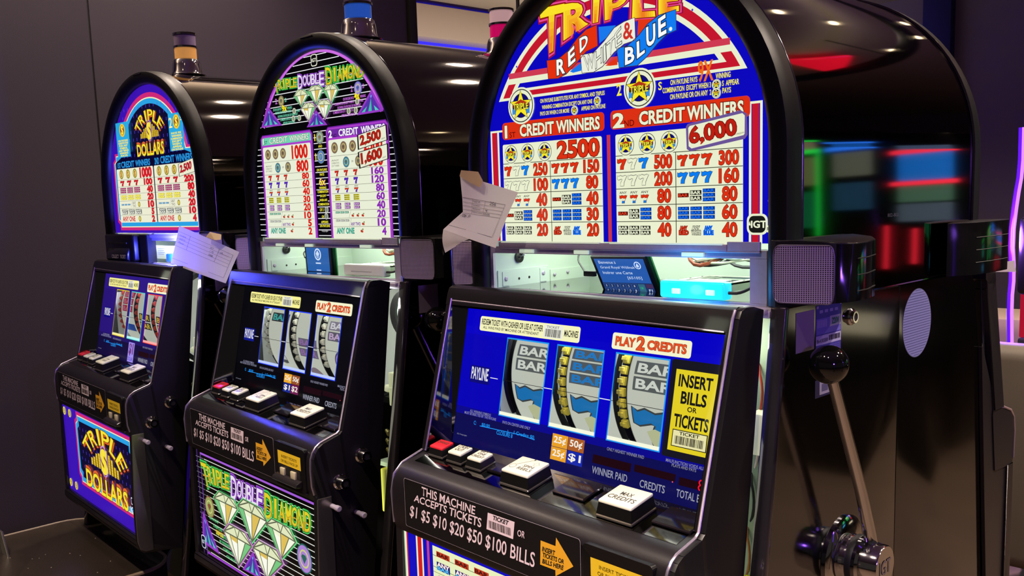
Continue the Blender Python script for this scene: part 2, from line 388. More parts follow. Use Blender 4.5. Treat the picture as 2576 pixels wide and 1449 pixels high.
def speaker(root, M, side, kind):
    mir = lambda x: x
    ys = lambda x: 0
    if side > 0:
        zt = lambda x: 1.3205 - max(0, (x - .25)) * .06; zb = lambda x: 1.2365 + max(0, (x - .25)) * .09
        plan = [(.236, .03), (.2355, -.012), (.2385, -.020), (.246, -.0225), (.270, -.0145), (.295, -.006), (.314, .001), (.325, .010), (.330, .024), (.329, .055), (.318, .10), (.298, .135), (.262, .155)]
        crv = [(.2435, -.0226), (.250, -.0218), (.266, -.0168), (.282, -.0114), (.298, -.0060), (.308, -.0024), (.3130, -.0004)]
    else:                                                # the left one is narrower and turned a little inwards
        zt = lambda x: 1.3205; zb = lambda x: 1.2365
        plan = [(-.300, .03), (-.3025, -.003), (-.306, -.006), (-.314, -.0095), (-.330, -.0150), (-.345, -.0200), (-.357, -.0235), (-.3635, -.0215), (-.366, -.012), (-.366, .02), (-.364, .06), (-.358, .11), (-.330, .155)]
        crv = [(-.3155, -.0114), (-.321, -.0132), (-.329, -.0158), (-.337, -.0184), (-.345, -.0210), (-.351, -.0230), (-.3560, -.0244)]
    mb = MB().mat(DOOR); n = len(plan)
    a = [mb.bm.verts.new((mir(x), y + ys(x), zb(x))) for x, y in plan]; b = [mb.bm.verts.new((mir(x), y + ys(x), zt(x))) for x, y in plan]
    for i in range(n):
        mb.mat(BLK if i > 5 else DOOR); mb.face([a[i], a[(i+1) % n], b[(i+1) % n], b[i]])
    mb.mat(DOOR)
    for t in tessellate_polygon([[Vector((*p, 0)) for p in plan]]): mb.face([a[i] for i in t]); mb.face([b[i] for i in t])
    mb._bev(b, .0022, 2)
    sp = mb.build('speaker', root, M, deg=28)
    # curved mesh grille
    mb = MB().mat(GRILL); cols = []; zt0, zb0 = 1.3145, 1.2425
    def P3(t):
        f = t * (len(crv) - 1); i = min(int(f), len(crv) - 2); k = f - i
        return (crv[i][0] + (crv[i+1][0] - crv[i][0]) * k, crv[i][1] + (crv[i+1][1] - crv[i][1]) * k)
    N = 26
    for i in range(N + 1):
        t = i / N; x, y = P3(t); e = min(t, 1 - t) / .22; e = 1 if e >= 1 else math.sqrt(max(0, 1 - (1 - e) ** 2))
        hm = (zt0 + zb0) / 2; hh = (zt0 - zb0) / 2 * (.62 + .38 * e)
        cols.append([mb.bm.verts.new((mir(x), y + ys(x) - .0008, hm - .002 * t - hh + 2 * hh * j / 12)) for j in range(13)])
    for p_, q_ in zip(cols, cols[1:]):
        for j in range(12): mb.face([p_[j], q_[j], q_[j+1], p_[j+1]])
    gr = mb.build('grille', sp, M)
    mb = MB().mat(P('grille_edge', (120, 110, 128), .3, .6)); L = [c[0].co.copy() if False else None for c in []]
    ring = []
    for i in range(N + 1):
        t = i / N; x, y = P3(t); e = min(t, 1 - t) / .22; e = 1 if e >= 1 else math.sqrt(max(0, 1 - (1 - e) ** 2)); hm = (zt0 + zb0) / 2 - .002 * t; hh = (zt0 - zb0) / 2 * (.62 + .38 * e)
        ring.append(((mir(x), y + ys(x) - .0010, hm + hh), (mir(x), y + ys(x) - .0010, hm - hh)))
    path = [q[0] for q in ring] + [q[1] for q in reversed(ring)]; mb.tube(path + [path[0]], .0009, 6, 0); mb.build('grille_bead', sp, M)
    mb = MB().mat(DARK)                                   # louvres down the outer flank
    for k in range(3):
        z = 1.256 + k * .020; mb.tube([(mir(plan[q][0] + .0001 * side), plan[q][1] + ys(plan[q][0]), z) for q in (8, 9, 10, 11)], .0008, 6, 0)
    mb.build('louvre', sp, M)
    return sp
def lever(root, M):
    x = .302; hub = Vector((x, .140, .866)); ball = Vector((x, .0096, 1.1642)); bend = Vector((x, .104, .981))
    mb = MB().mat(CHR); d = (ball - bend).normalized()
    mb.tube([hub + Vector((0, .002, .01)), hub + Vector((0, .002, .030)), bend.lerp(hub + Vector((0, .002, .030)), .25), bend, bend.lerp(ball, .5), ball - d * .02], .0098, 16, 2, lambda t: .0090 - .0017 * t)
    lv = mb.build('lever', root, M, deg=60)
    mb = MB().mat(P('black_gloss_knob', (8, 8, 8), .05, coat=.5)); mb.sphere(ball, .0245, 28); mb.build('knob', lv, M, deg=80)
    mb = MB().mat(CHR); mb.lathe([(.060, 0), (.060, .003), (.054, .007), (.036, .009), (.035, .014)], (.262, hub.y, hub.z), (1, 0, 0), 48)
    mb.lathe([(.035, .014), (.036, .020), (.036, .032), (.032, .035), (.030, .058), (.0285, .060)], (.262, hub.y, hub.z), (1, 0, 0), 48)
    hb = mb.build('hub', lv, M, deg=40)
    mb = MB().mat(RUB); mb.lathe([(.0362, .018), (.0368, .019), (.0368, .026), (.0362, .027)], (.262, hub.y, hub.z), (1, 0, 0), 48); mb.build('rubber_ring', lv, M)
    O = M @ Vector((.3224, hub.y, hub.z)); A = Art(O, M.to_3x3() @ Vector((0, 1, 0)), (0, 0, 1))
    A.text('IGT', -.017, -.010, .017, .010, (96, 84, 84), 1, lit=0); A.build('maker_mark', lv)
    return lv
def lock(mb, o, ax=(1, 0, 0), r=.011, L=.018):
    mb.mat(CHR); mb.lathe([(r*1.25, 0), (r*1.25, .002), (r, .004), (r, L - .003), (r*.86, L), (r*.60, L), (r*.55, L - .003)], o, ax, 24)
    mb.mat(DARK); mb.lathe([(r*.5, L - .0025), (r*.5, L - .001)], o, ax, 16)
def door(root, MD, kind):
    T = MD
    mb = MB().mat(DOOR)
    top = [(-.008, 1.234), (-.030, 1.242), (-.040, 1.2425), (-.0475, 1.239), (-.0515, 1.230), (-.0562, 1.2125), (-.051, 1.2085), (-.024, 1.2085), (-.008, 1.2185)]
    mb.px(top, -.020, .550)
    deck = [(-.070, .968), (-.0735, .9850), (-.108, .9766), (-.148, .9660), (-.160, .9618), (-.1685, .9560), (-.1755, .9475), (-.1800, .9370), (-.1820, .9250), (-.1826, .9050), (-.1822, .8820), (-.1800, .8680), (-.1765, .8570), (-.160, .8570), (-.090, .8620)]
    mb.px(deck, -.018, .550)
    bot = [(-.1780, .6150), (-.1840, .6100), (-.1850, .5980), (-.1800, .5860), (-.170, .5800), (-.095, .5800), (-.095, .600), (-.150, .6150)]
    mb.px(bot, -.018, .550, .001, 1)
    lowside = [(-.1765, .860), (-.1795, .74), (-.1805, .61), (-.150, .61), (-.150, .86)]
    mb.px(lowside, -.020, -.004, .001, 1)
    sideL = [(-.012, 1.232), (-.046, 1.238), (-.0515, 1.228), (-.119, .976), (-.075, .976), (-.018, 1.2)]
    mb.px(sideL, -.020, -.0065, .001, 1); mb.px(sideL, .542, .5505, .001, 1)
    mb.px([(-.08, .58), (-.012, 1.1), (-.016, 1.1), (-.16, .86), (-.155, .6)], -.016, -.010)
    dr = mb.build('door', root, T, deg=28)
    mb = MB().mat(DTEX)                                   # right flank of the door, one moulded cheek
    sideR = [(-.002, 1.2360), (-.022, 1.2415), (-.038, 1.2420), (-.0465, 1.2390), (-.0518, 1.2290), (-.1195, .9775), (-.126, .9715), (-.160, .9610), (-.1700, .9548), (-.1765, .9460), (-.1808, .9350), (-.1824, .9150), (-.1815, .8850), (-.1775, .8690), (-.1795, .8660), (-.1860, .7200), (-.1858, .6100), (-.1820, .5920), (-.1730, .5800), (-.0830, .5700)]
    mb.px(sideR, .5500, .5605, .0015, 2); fl = mb.build('flank', dr, T, deg=40)
    mb = MB().mat(P('bright_bead', (214, 202, 222), .28, .9)); rail = [sideR[i] for i in range(3, 14)]; mb.tube([(.5510, y - .0006, z + .0004) for y, z in rail], .0022, 6, 0)
    mb.tube([(-.0070, y - .0004, z + .0004) for y, z in ((-.053, 1.222), (-.119, .9765))], .0018, 6, 0)
    mb.tube([(-.0070, -.0538, 1.219), (.5410, -.0552, 1.2128)], .0014, 6, 0); mb.tube([(-.018, -.1185, .9768), (-.018, -.160, .963), (-.018, -.1765, .948), (-.018, -.1828, .92), (-.018, -.1805, .868)], .002, 6, 0)
    mb.build('bright_bead', dr, T, deg=60)
    mb = MB().mat(P('belly_side_chrome', (120, 116, 112), .22, .8)); mb.px([(-.1790, .8640), (-.1855, .7200), (-.1855, .6100), (-.1805, .590), (-.168, .583), (-.150, .583), (-.150, .864)], .5598, .5632, .001, 1)
    mb.build('belly_side_strip', dr, T)
    mb = MB().mat(P('mirror_black_cheek', (118, 116, 122), .035, 1.0))   # polished inner cheeks and header round the reel glass
    mb.poly([(-.0064, -.0532, 1.2150), (-.0064, -.1185, .9770), (.0050, -.0742, .9800), (.0050, -.0260, 1.2150)])
    mb.poly([(.5418, y, z) for y, z in ((-.0532, 1.2150), (-.1185, .9770), (-.0737, .9800), (-.0255, 1.2150))])
    mb.poly([(-.0064, -.0555, 1.2092), (.5418, -.0555, 1.2092), (.5418, -.0262, 1.2082), (-.0064, -.0262, 1.2082)])
    mb.build('inner_cheek', dr, T)
    mb = MB().mat(P('polished_deck', (112, 108, 106), .07, 1.0))
    mb.px([(-.0738, .9855), (-.108, .9771), (-.147, .9668), (-.147, .9660), (-.108, .9763), (-.0738, .9845)], .000, .539)
    mb.build('deck_plate', dr, T)
    # hardware on the flank
    if kind == 'rwb': locks = [((.5605, -.1085, .905), .0125, .03)]
    else: locks = [((.5605, -.083, .926), .0115, .020), ((.5605, -.131, .886), .0115, .022)]
    for p, r, L in locks:
        mb = MB(); lock(mb, p, (1, 0, 0), r, L); mb.build('lock', dr, T)
    if kind != 'rwb':
        for p in ((.5605, -.151, .846), (.5605, -.100, .822)):
            mb = MB().mat(STEEL); mb.lathe([(.0045, 0), (.0045, .018), (.0055, .019), (.0055, .028), (.004, .029)], p, (1, 0, 0), 12); mb.build('bolt', dr, T)
    return dr
def button(dr, T, x0, x1, y0, y1, face, txt=None, tw=None, h=.017):
    """square push button on the sloping deck: clear skirt, black body, lit cap"""
    sl = .247
    zd = lambda y: .9850 - (-.0735 - y) * sl
    A_ = Matrix(((1, 0, 0, 0), (0, 1, 0, 0), (0, sl, 1, .9850 + .0735 * sl), (0, 0, 0, 1)))
    mb = MB().mat(P('button_skirt', (110, 106, 100), .12, .7)); mb.box((x0, y0, 0), (x1, y1, .005), .0015, 1)
    mb.mat(P('button_body', (16, 16, 15), .28)); i = .0025; mb.prism([(x0 + .001, y0 + .001), (x1 - .001, y0 + .001), (x1 - .001, y1 - .001), (x0 + .001, y1 - .001)], lambda x, y: (x, y, .005), lambda x, y: (x0 + i + (x - x0) * (x1 - x0 - 2*i) / (x1 - x0), y0 + i + (y - y0) * (y1 - y0 - 2*i) / (y1 - y0), h))
    b = mb.build('button', dr, T @ A_)
    mb = MB().mat(face); i = .003; mb.box((x0 + i, y0 + i, h - .001), (x1 - i, y1 - i, h + .0035), .0016, 2); cap = mb.build('cap', b, T @ A_)
    if txt:
        TM = T @ A_; O = TM @ Vector((0, 0, h + .0036)); U = TM.to_3x3() @ Vector((1, 0, 0)); V = TM.to_3x3() @ Vector((0, 1, 0))
        A = Art(O, U, V); W, H = x1 - x0, y1 - y0
        tx = lambda s_, a, b_, c, d: A.text(s_, x0 + W*a, y0 + H*b_, x0 + W*c, y0 + H*d, (70, 66, 56), 1, bold=.004, lit=0)
        for q in txt: tx(*q)
        if tw == 'spin':
            A.stroke([(x0 + W*.20 + W*.09*math.cos(k*.4), y0 + H*.28 + H*.11*math.sin(k*.4)) for k in range(17)], .0006, (70, 66, 56), 1, True, lit=0)
            A.stroke([(x0 + W*.24, y0 + H*.40), (x0 + W*.52, y0 + H*.80)], .0007, (70, 66, 56), 1, lit=0); A.disc(x0 + W*.53, y0 + H*.82, .0018, (60, 56, 50), 1, lit=0)
            A.stroke([(x0 + W*.62, y0 + H*.62), (x0 + W*.72, y0 + H*.74), (x0 + W*.82, y0 + H*.62), (x0 + W*.76, y0 + H*.62), (x0 + W*.76, y0 + H*.52), (x0 + W*.68, y0 + H*.52), (x0 + W*.68, y0 + H*.62)], .0005, (70, 66, 56), 1, True, lit=0)
        A.build('legend', b)
    return b
def deck_buttons(dr, T, kind):
    red = P('red_button_plastic', (214, 40, 52), .3, emis=(214, 40, 52), estr=.15)
    button(dr, T, .008, .048, -.127, -.097, red, [('CHANGE', .15, .40, .85, .62)], h=.014)
    button(dr, T, .058, .097, -.128, -.097, CREAM, [('CASH', .2, .52, .8, .76), ('OUT', .25, .22, .75, .46)], h=.014)
    button(dr, T, .108, .147, -.129, -.097, CREAM, [('BET', .28, .66, .72, .84), ('ONE', .28, .42, .72, .60), ('CREDIT', .14, .16, .86, .34)], h=.014)
    button(dr, T, .204, .268, -.141, -.092, CREAM, [('SPIN', .46, .36, .78, .48), ('REELS', .40, .18, .84, .31)], 'spin', h=.020)
    button(dr, T, .402, .465, -.144, -.095, CREAM, [('MAX', .34, .42, .66, .58), ('CREDITS', .14, .18, .86, .36)], h=.020)
    for x0 in (.152, .300, .480):                         # blank cover plates in the unused button holes
        mb = MB().mat(P('cover_plate', (60, 54, 62), .07, .85)); sl = .247
        A_ = Matrix(((1, 0, 0, 0), (0, 1, 0, 0), (0, sl, 1, .9850 + .0735 * sl), (0, 0, 0, 1)))
        wd = .038 if x0 < .2 else .062
        mb.box((x0, -.122 if x0 < .2 else -.125, 0), (x0 + wd, -.098 if x0 < .2 else -.085, .005), .0015, 1); mb.build('cover_plate', dr, T @ A_)
def reels(root, MD, kind):
    R, yc, zc = .125, .096, 1.100
    for i, L in enumerate((.110, .235, .356)):
        W = .094
        T = MD; mb = MB().mat(DARK)
        mb.lathe([(R - .012, -.0185), (R - .004, -.0185), (R - .004, -.001), (R - .001, -.0005), (R - .001, W), (R - .012, W)], (L, yc, zc), (1, 0, 0), 96, cap=False)
        rl = mb.build('reel', root, T, deg=40)
        U = T.to_3x3() @ Vector((1, 0, 0))
        def pos(u, v, h, L=L, T=T):
            a = v / R; rr = R + h; return T @ Vector((L + u, yc - rr * math.cos(a), zc + rr * math.sin(a)))
        A = Art((0, 0, 0), (1, 0, 0), (0, 0, 1), lambda u, v, h: Vector((u, v, h))); G = .78
        n = 40
        for k in range(n):                                # translucent strip, lit from inside the reel
            v0, v1 = -.13 + .26 * k / n, -.13 + .26 * (k + 1) / n
            A.box(0, v0, .094, v1, (226, 228, 214), 1, lit=G)
            if k % 5 == 0: pass
        A.box(0, -.13, .0012, .13, (150, 150, 140), 2, lit=G)
        def rowbar(v0, v1, bg, fg, u0=.010, u1=.086): A.bar(u0, v0, u1, v1, bg, fg, 3, lit=G)
        if kind == 'rwb':
            if i == 1:
                for v in (.044, .026, .008): rowbar(v, v + .0155, (96, 104, 112), (40, 140, 226), .006, .088)
            else:
                for v in (.036, .014): rowbar(v, v + .019, (104, 108, 108), (244, 246, 236))
            p = lambda a, b: A.seven(.010, a, .084, b, (34, 130, 205), 3, (70, 76, 76), G)
            p(-.072, -.010)
            A.fill([(.030, -.044), (.046, -.038), (.060, -.042), (.050, -.070), (.034, -.072)], (214, 216, 170), 6, G)
            if i == 1: A.box(.006, -.100, .088, -.082, (104, 108, 108), 3, lit=G)
        elif kind == 'tdd':
            if i == 0:
                rowbar(.034, .053, (60, 62, 62), (70, 190, 186)); A.disc(.050, -.048, .012, (60, 60, 60), 3, lit=G); A.disc(.050, -.048, .0105, (214, 216, 205), 4, lit=G); A.stroke([(.05, -.036), (.053, -.026), (.062, -.024)], .0016, (60, 60, 60), 4, lit=G); A.box(.036, -.058, .064, -.050, (80, 80, 80), 5, lit=G)
            elif i == 1:
                rowbar(-.010, .008, (120, 112, 132), (166, 120, 190)); rowbar(-.031, -.013, (120, 112, 132), (166, 120, 190)); A.disc(.05, -.082, .028, (150, 130, 140), 3, lit=G)
            else:
                rowbar(.034, .052, (150, 140, 160), (246, 240, 246)); rowbar(.013, .031, (110, 104, 120), (226, 190, 232)); A.disc(.055, -.030, .024, (96, 80, 110), 3, lit=G); A.disc(.055, -.030, .020, (196, 160, 205), 4, lit=G); A.text('9x', .040, -.042, .070, -.018, (110, 60, 130), 5, lit=G)
        else:
            if i == 0:
                for v in (.045, .026, .007): rowbar(v, v + .0165, (176, 40, 66), (226, 120, 140))
                A.box(.012, -.046, .086, -.026, (40, 80, 170), 3, lit=G)
            elif i == 1:
                rowbar(-.010, .009, (40, 40, 36), (236, 206, 50)); rowbar(-.032, -.013, (40, 40, 36), (236, 206, 50))
            else:
                rowbar(-.010, .009, (40, 40, 36), (236, 206, 50)); rowbar(-.032, -.013, (40, 40, 36), (236, 206, 50)); A.disc(.05, -.078, .026, (190, 130, 50), 3, lit=G); A.disc(.05, -.078, .021, (226, 196, 110), 4, lit=G)
        bm = A.mb.bm                                      # cut into narrow bands, then bend round the drum
        for k in range(-32, 33):
            bmesh.ops.bisect_plane(bm, geom=bm.verts[:] + bm.edges[:] + bm.faces[:], plane_co=(0, k * .004 + .0005, 0), plane_no=(0, 1, 0))
        for q in bm.verts: q.co = pos(*q.co)
        rs = A.build('strip', rl)
        tc = {'rwb': (222, 206, 70), 'tdd': (214, 214, 196), 'dol': (196, 70, 52)}[kind]
        mb = MB().mat(P('spoke_' + kind, tc, .4, emis=tc, estr=.25))
        if i or kind != 'rwb':
            for k in range(-3, 4):
                a = k * .128 + .06
                c = Matrix.Translation((L - .0105, yc, zc)) @ Matrix.Rotation(-a, 4, 'X')
                q = MB().mat(mb.mats[0]); v = []
                def bx(a_, b_):
                    vs = mb.box(a_, b_, .0006, 1)
                st = len(mb.bm.verts)
                before = set(mb.bm.verts)
                mb.box((-.0055, -R - .001, -.0062), (.0050, -R + .006, .0062), .0008, 1); mb.box((-.0072, -R - .003, -.0030), (.0025, -R + .004, .0030), .0006, 1)
                bmesh.ops.transform(mb.bm, matrix=c, verts=[v_ for v_ in mb.bm.verts if v_ not in before])
            mb.build('spokes', rl, T)
        else:
            mb.mat(RUB)
            mb.tube([(L - .013, yc - (R + .001) * math.cos(a), zc + (R + .001) * math.sin(a)) for a in [k * .06 - .5 for k in range(18)]], .0048, 10, 1, lambda t: .0042 + .0007 * math.sin(t * 330))
            mb.build('ribbed_hose', rl, T)
    for L in (.110, .235, .356):                          # pale divider plates left of every reel, glow standing in for light on them
        mb = MB().mat(P('reel_back_plate', (196, 202, 190), .6, emis=(196, 202, 190), estr=.42)); mb.box((L - .0240, .000 if L > .2 else -.034, .985), (L - .0225, .150, 1.215 if L > .2 else 1.155)); mb.build('divider_plate', root, MD)
    mb = MB().mat(P('reel_back_plate', (190, 196, 186), .6, emis=(190, 196, 186), estr=.4)); mb.box((.02, .150, .985), (.535, .155, 1.215)); mb.build('reel_back_plate', root, MD)  # back plate, same glow in place of light falling on it

# ------------------------------------------------------------------ backlit glass artwork
WHT = (233, 238, 206); BLU = (10, 6, 188); RED = (219, 48, 18); CRI = (196, 22, 44); YLW = (250, 238, 64); DKR = (112, 12, 8); INK = (24, 24, 22); SKY = (10, 124, 240); NAV = (14, 10, 120); ORA = (238, 110, 24)
def uvat(A, u, v): return (u, v)
def star_badge(A, u, v, r, lay):
    A.disc(u, v, r, WHT, lay); A.disc(u, v, r*.90, INK, lay + 1); A.disc(u, v, r*.85, WHT, lay + 2); A.disc(u, v, r*.66, INK, lay + 3); A.disc(u, v, r*.63, NAV, lay + 4)
    st = []
    for k in range(10):
        a = math.pi / 2 + k * math.pi / 5; q = r * (.84 if k % 2 == 0 else .36); st.append((u + q*math.cos(a), v + q*math.sin(a)))
    A.fill(st, (248, 232, 40), lay + 5); A.stroke(st, r*.05, INK, lay + 6, True)
    A.fill([(u - r*.62, v + r*.10), (u, v + r*.34), (u + r*.62, v + r*.10), (u + r*.62, v - r*.06), (u, v + r*.16), (u - r*.62, v - r*.06)], (178, 52, 22), lay + 6)
    A.fill([(u - r*.66, v - r*.16), (u - r*.40, v - r*.10), (u - r*.40, v - r*.40), (u - r*.66, v - r*.46)], (60, 140, 214), lay + 6); A.fill([(u + r*.66, v - r*.16), (u + r*.40, v - r*.10), (u + r*.40, v - r*.40), (u + r*.66, v - r*.46)], (60, 140, 214), lay + 6)
    A.box(u - r*.58, v - r*.18, u + r*.58, v + r*.10, (60, 50, 20), lay + 6)
    A.text('TRIPLE', u - r*.56, v - r*.20, u + r*.56, v + r*.12, (246, 234, 60), lay + 7, bold=.02, out=(90, 80, 10), ow=.03)
def badge_at(A, c, rp, lay):
    a, b = A.uv(c), A.uv(rp); star_badge(A, a[0], a[1], math.hypot(a[0]-b[0], a[1]-b[1]), lay)
def logo(A, u, v, w_, h_, lay, bg=INK, fg=WHT):
    A.box(u - w_/2, v - h_/2, u + w_/2, v + h_/2, fg, lay, r=w_*.28); A.box(u - w_*.40, v - h_*.40, u + w_*.40, v + h_*.40, bg, lay + 1, r=w_*.22)
    A.text('IGT', u - w_*.28, v - h_*.16, u + w_*.44, v + h_*.16, fg, lay + 2, bold=.03); A.fill([(u - w_*.42, v - h_*.05), (u - w_*.36, v + h_*.15), (u - w_*.30, v - h_*.05)], fg, lay + 2)
def barcode(A, u0, v0, u1, v1, lay, lit=0, seed=3, c=(40, 36, 34)):
    rnd = random.Random(seed); x = u0
    while x < u1:
        wd = (u1 - u0) * rnd.choice((.012, .02, .03)); A.box(x, v0, min(x + wd, u1), v1, c, lay, lit=lit); x += wd + (u1 - u0) * rnd.choice((.012, .018, .026))
def glass_shape(A, col, lay=0, r=.2595, z0=1.3145, ox=0.0, lit=1.0):
    pts = [(x + ox, z) for x, z in arch(r, 48, z0)]; A.fill(pts, col, lay, lit)

def art_rwb(A):
    glass_shape(A, BLU)
    # edge glow of the pane on the right
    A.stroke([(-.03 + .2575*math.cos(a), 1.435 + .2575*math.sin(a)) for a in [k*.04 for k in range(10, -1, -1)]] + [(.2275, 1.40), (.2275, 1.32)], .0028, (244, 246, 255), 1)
    # the half-round frame: white, red, white
    def halfround(r, v0, col, lay):
        cu, cv = -.032, 1.417; p = []
        a0 = math.asin((v0 - cv) / r)
        for k in range(41):
            a = a0 + (math.pi - 2*a0) * k / 40; p.append((cu + r*math.cos(a), cv + r*math.sin(a)))
        A.fill(p, col, lay)
    for r, v0, c, l in ((.2545, 1.5365, WHT, 1), (.2475, 1.5405, CRI, 2), (.2345, 1.5480, WHT, 3), (.2275, 1.5520, BLU, 4)): halfround(r, v0, c, l)
    A.crop(1180, 0, 2.265)
    for pts, c in (([(262, 440), (1440, 272), (1436, 237), (275, 425)], (206, 58, 82)), ):
        pass
    a = A.uv((262, 466)); b = A.uv((1446, 262))
    A.box(-.232, 1.5690, .168, 1.5775, (206, 58, 82), 5); A.box(-.2360, 1.5605, .1725, 1.5690, WHT, 5)
    # TRIPLE lettering, rising to the right
    A.crop(1230, 0, 4.83)
    def word(letters):
        for ch, q in letters:
            A.tq(ch, *q, (120, 12, 40), 7, bold=.10); A.tq(ch, *q, (232, 70, 160), 7, bold=.075)
            A.tq(ch, *q, (150, 20, 10), 8, bold=.055); A.tq(ch, *q, (250, 226, 60), 9, bold=.03)
    LT = [('T', ((690, 660), (850, 560), (910, 70), (640, 130))), ('R', ((930, 470), (1190, 300), (1210, 20), (930, 70))), ('I', ((1240, 280), (1370, 250), (1400, -30), (1235, 0))),
          ('P', ((1430, 235), (1570, 200), (1710, -90), (1430, -60))), ('L', ((1760, 210), (2020, 190), (1990, -130), (1770, -120))), ('E', ((2060, 170), (2330, 120), (2330, -170), (2060, -160)))]
    for ch, q in LT:
        Q = [Vector(A.uv(p)) for p in q]; wf = lambda a_, b_, Q=Q: (Q[0].lerp(Q[1], a_)).lerp(Q[3].lerp(Q[2], a_), b_)
        A.text(ch, 0, 0, 1, 1, (150, 16, 60), 6, bold=.115, warp=wf); A.text(ch, 0, 0, 1, 1, (234, 72, 150), 8, bold=.085, warp=wf); A.text(ch, 0, 0, 1, 1, (140, 26, 8), 10, bold=.055, warp=wf)
        for k in range(7):                               # yellow to orange fill in bands
            t = k / 6; A.text(ch, 0, 0, 1, 1, (250 - int(14*t), 226 - int(120*t), 40 - int(10*t)), 12 + k, bold=.03, warp=lambda a_, b_, wf=wf, t=t: wf(a_, min(b_, 1 - t) if t else b_))
    # ribbons
    A.f([(1350, 330), (1560, 310), (1480, 430), (1360, 530)], (24, 120, 236), 20); A.f([(1830, 240), (2010, 232), (1900, 360), (1820, 440)], (226, 52, 20), 20)
    A.f([(1000, 870), (1140, 760), (1140, 860), (1040, 886)], (24, 120, 236), 20); A.f([(1430, 800), (1570, 700), (1580, 790), (1490, 802)], (226, 52, 20), 20)
    rib = lambda p, c: (A.f(p, c, 21), A.l(p, .0011, (60, 40, 70), 22, True))
    rib([(722, 738), (860, 720), (980, 620), (1090, 470), (1200, 360), (1330, 306), (1340, 560), (1200, 630), (1090, 760), (960, 900), (860, 955), (740, 962)], (228, 48, 14))
    rib([(1570, 590), (1700, 560), (1830, 440), (1950, 290), (2080, 190), (2290, 118), (2296, 370), (2180, 420), (2060, 540), (1940, 690), (1820, 800), (1600, 826)], (16, 124, 240))
    rib([(1130, 672), (1290, 640), (1420, 500), (1540, 340), (1660, 265), (1790, 215), (1800, 490), (1660, 540), (1540, 640), (1400, 810), (1290, 880), (1150, 892)], (236, 238, 220))
    sh = (60, 60, 60)
    for ch, q in (('R', ((850, 912), (935, 885), (935, 712), (845, 738))), ('E', ((990, 808), (1066, 740), (1052, 566), (985, 640))), ('D', ((1130, 640), (1218, 545), (1216, 420), (1124, 478)))): A.tq(ch, *q, (250, 250, 244), 23, bold=.03, out=sh, ow=.05)
    for ch, q in (('W', ((1200, 870), (1300, 815), (1290, 650), (1172, 690))), ('H', ((1315, 840), (1395, 755), (1392, 580), (1308, 640))), ('I', ((1410, 770), (1450, 720), (1440, 530), (1408, 570))), ('T', ((1480, 690), (1520, 640), (1560, 430), (1450, 530))), ('E', ((1560, 580), (1632, 530), (1622, 325), (1552, 420)))): A.tq(ch, *q, (238, 240, 226), 23, bold=-.004, out=(70, 76, 66), ow=.035)
    A.tq('&', (1655, 482), (1770, 468), (1755, 275), (1655, 285), (206, 50, 40), 24, bold=.02); 
    for ch, q in (('B', ((1680, 785), (1782, 745), (1778, 570), (1680, 590))), ('L', ((1825, 705), (1908, 640), (1900, 470), (1820, 520))), ('U', ((1940, 575), (2040, 515), (2035, 295), (1935, 345))), ('E', ((2085, 450), (2170, 400), (2160, 185), (2080, 240)))): A.tq(ch, *q, (250, 250, 250), 23, bold=.03, out=(20, 50, 90), ow=.05)
    A.d((2226, 355), (2246, 355), (240, 250, 255), 23)
    # rules
    A.crop(1240, 230, 8.05)
    badge_at(A, (583, 290), (850, 290), 8)
    YT = dict(bold=.015)
    A.t('ON PAYLINE SUBSTITUTES FOR ANY SYMBOL AND TRIPLES', (968, 240), (2275, 5), YLW, 6, **YT) if False else None
    def line(txt, l, r, h):                              # l, r: left and right end of the base line in the crop
        a, b = A.uv(l), A.uv(r); A.text(txt, a[0], (a[1]+b[1])/2, b[0], (a[1]+b[1])/2 + h, YLW, 6, bold=.02)
    line('ON PAYLINE SUBSTITUTES FOR ANY SYMBOL AND TRIPLES', (968, 240), (2270, 65), .0058); line('WINNING COMBINATION EXCEPT ON ANY ONE', (1005, 362), (2020, 240), .0058)
    line('PAYS OR WHEN 2 OR MORE', (968, 492), (1555, 425), .0058); line('APPEAR ON PAYLINE', (1800, 390), (2285, 335), .0058)
    badge_at(A, (2120, 192), (2192, 192), 6); badge_at(A, (1660, 383), (1730, 383), 6)
    A.crop(1180, 0, 2.265)
    badge_at(A, (974, 503), (1066, 503), 8)
    def line2(txt, l, r, h, c=YLW): a, b = A.uv(l), A.uv(r); A.text(txt, a[0], (a[1]+b[1])/2, b[0], (a[1]+b[1])/2 + h, c, 6, bold=.02)
    line2('2', (845, 546), (870, 542), .0155); line2('S', (1082, 514), (1100, 511), .0105)
    line2('ON PAYLINE PAYS', (1150, 486), (1303, 466), .0068); line2('9X', (1308, 468), (1392, 455), .0260, ORA); line2('WINNING', (1408, 448), (1492, 440), .0068)
    line2('COMBINATION  EXCEPT WHEN 3', (1106, 532), (1380, 498), .0068); line2('S  APPEAR', (1445, 490), (1540, 480), .0068); line2('ON PAYLINE OR ON ANY  2', (1148, 568), (1382, 540), .0068); line2('PAYS', (1446, 532), (1494, 526), .0068)
    badge_at(A, (1412, 482), (1438, 482), 6); badge_at(A, (1411, 530), (1437, 530), 6)
    # banners
    A.box(-.2510, 1.4757, -.0410, 1.5025, (205, 52, 60), 2, r=.006); A.box(-.2503, 1.4764, -.0417, 1.5018, RED, 3, r=.006)
    A.box(-.0297, 1.4757, .1970, 1.5025, (205, 52, 60), 2, r=.006); A.box(-.0290, 1.4764, .1963, 1.5018, RED, 3, r=.006)
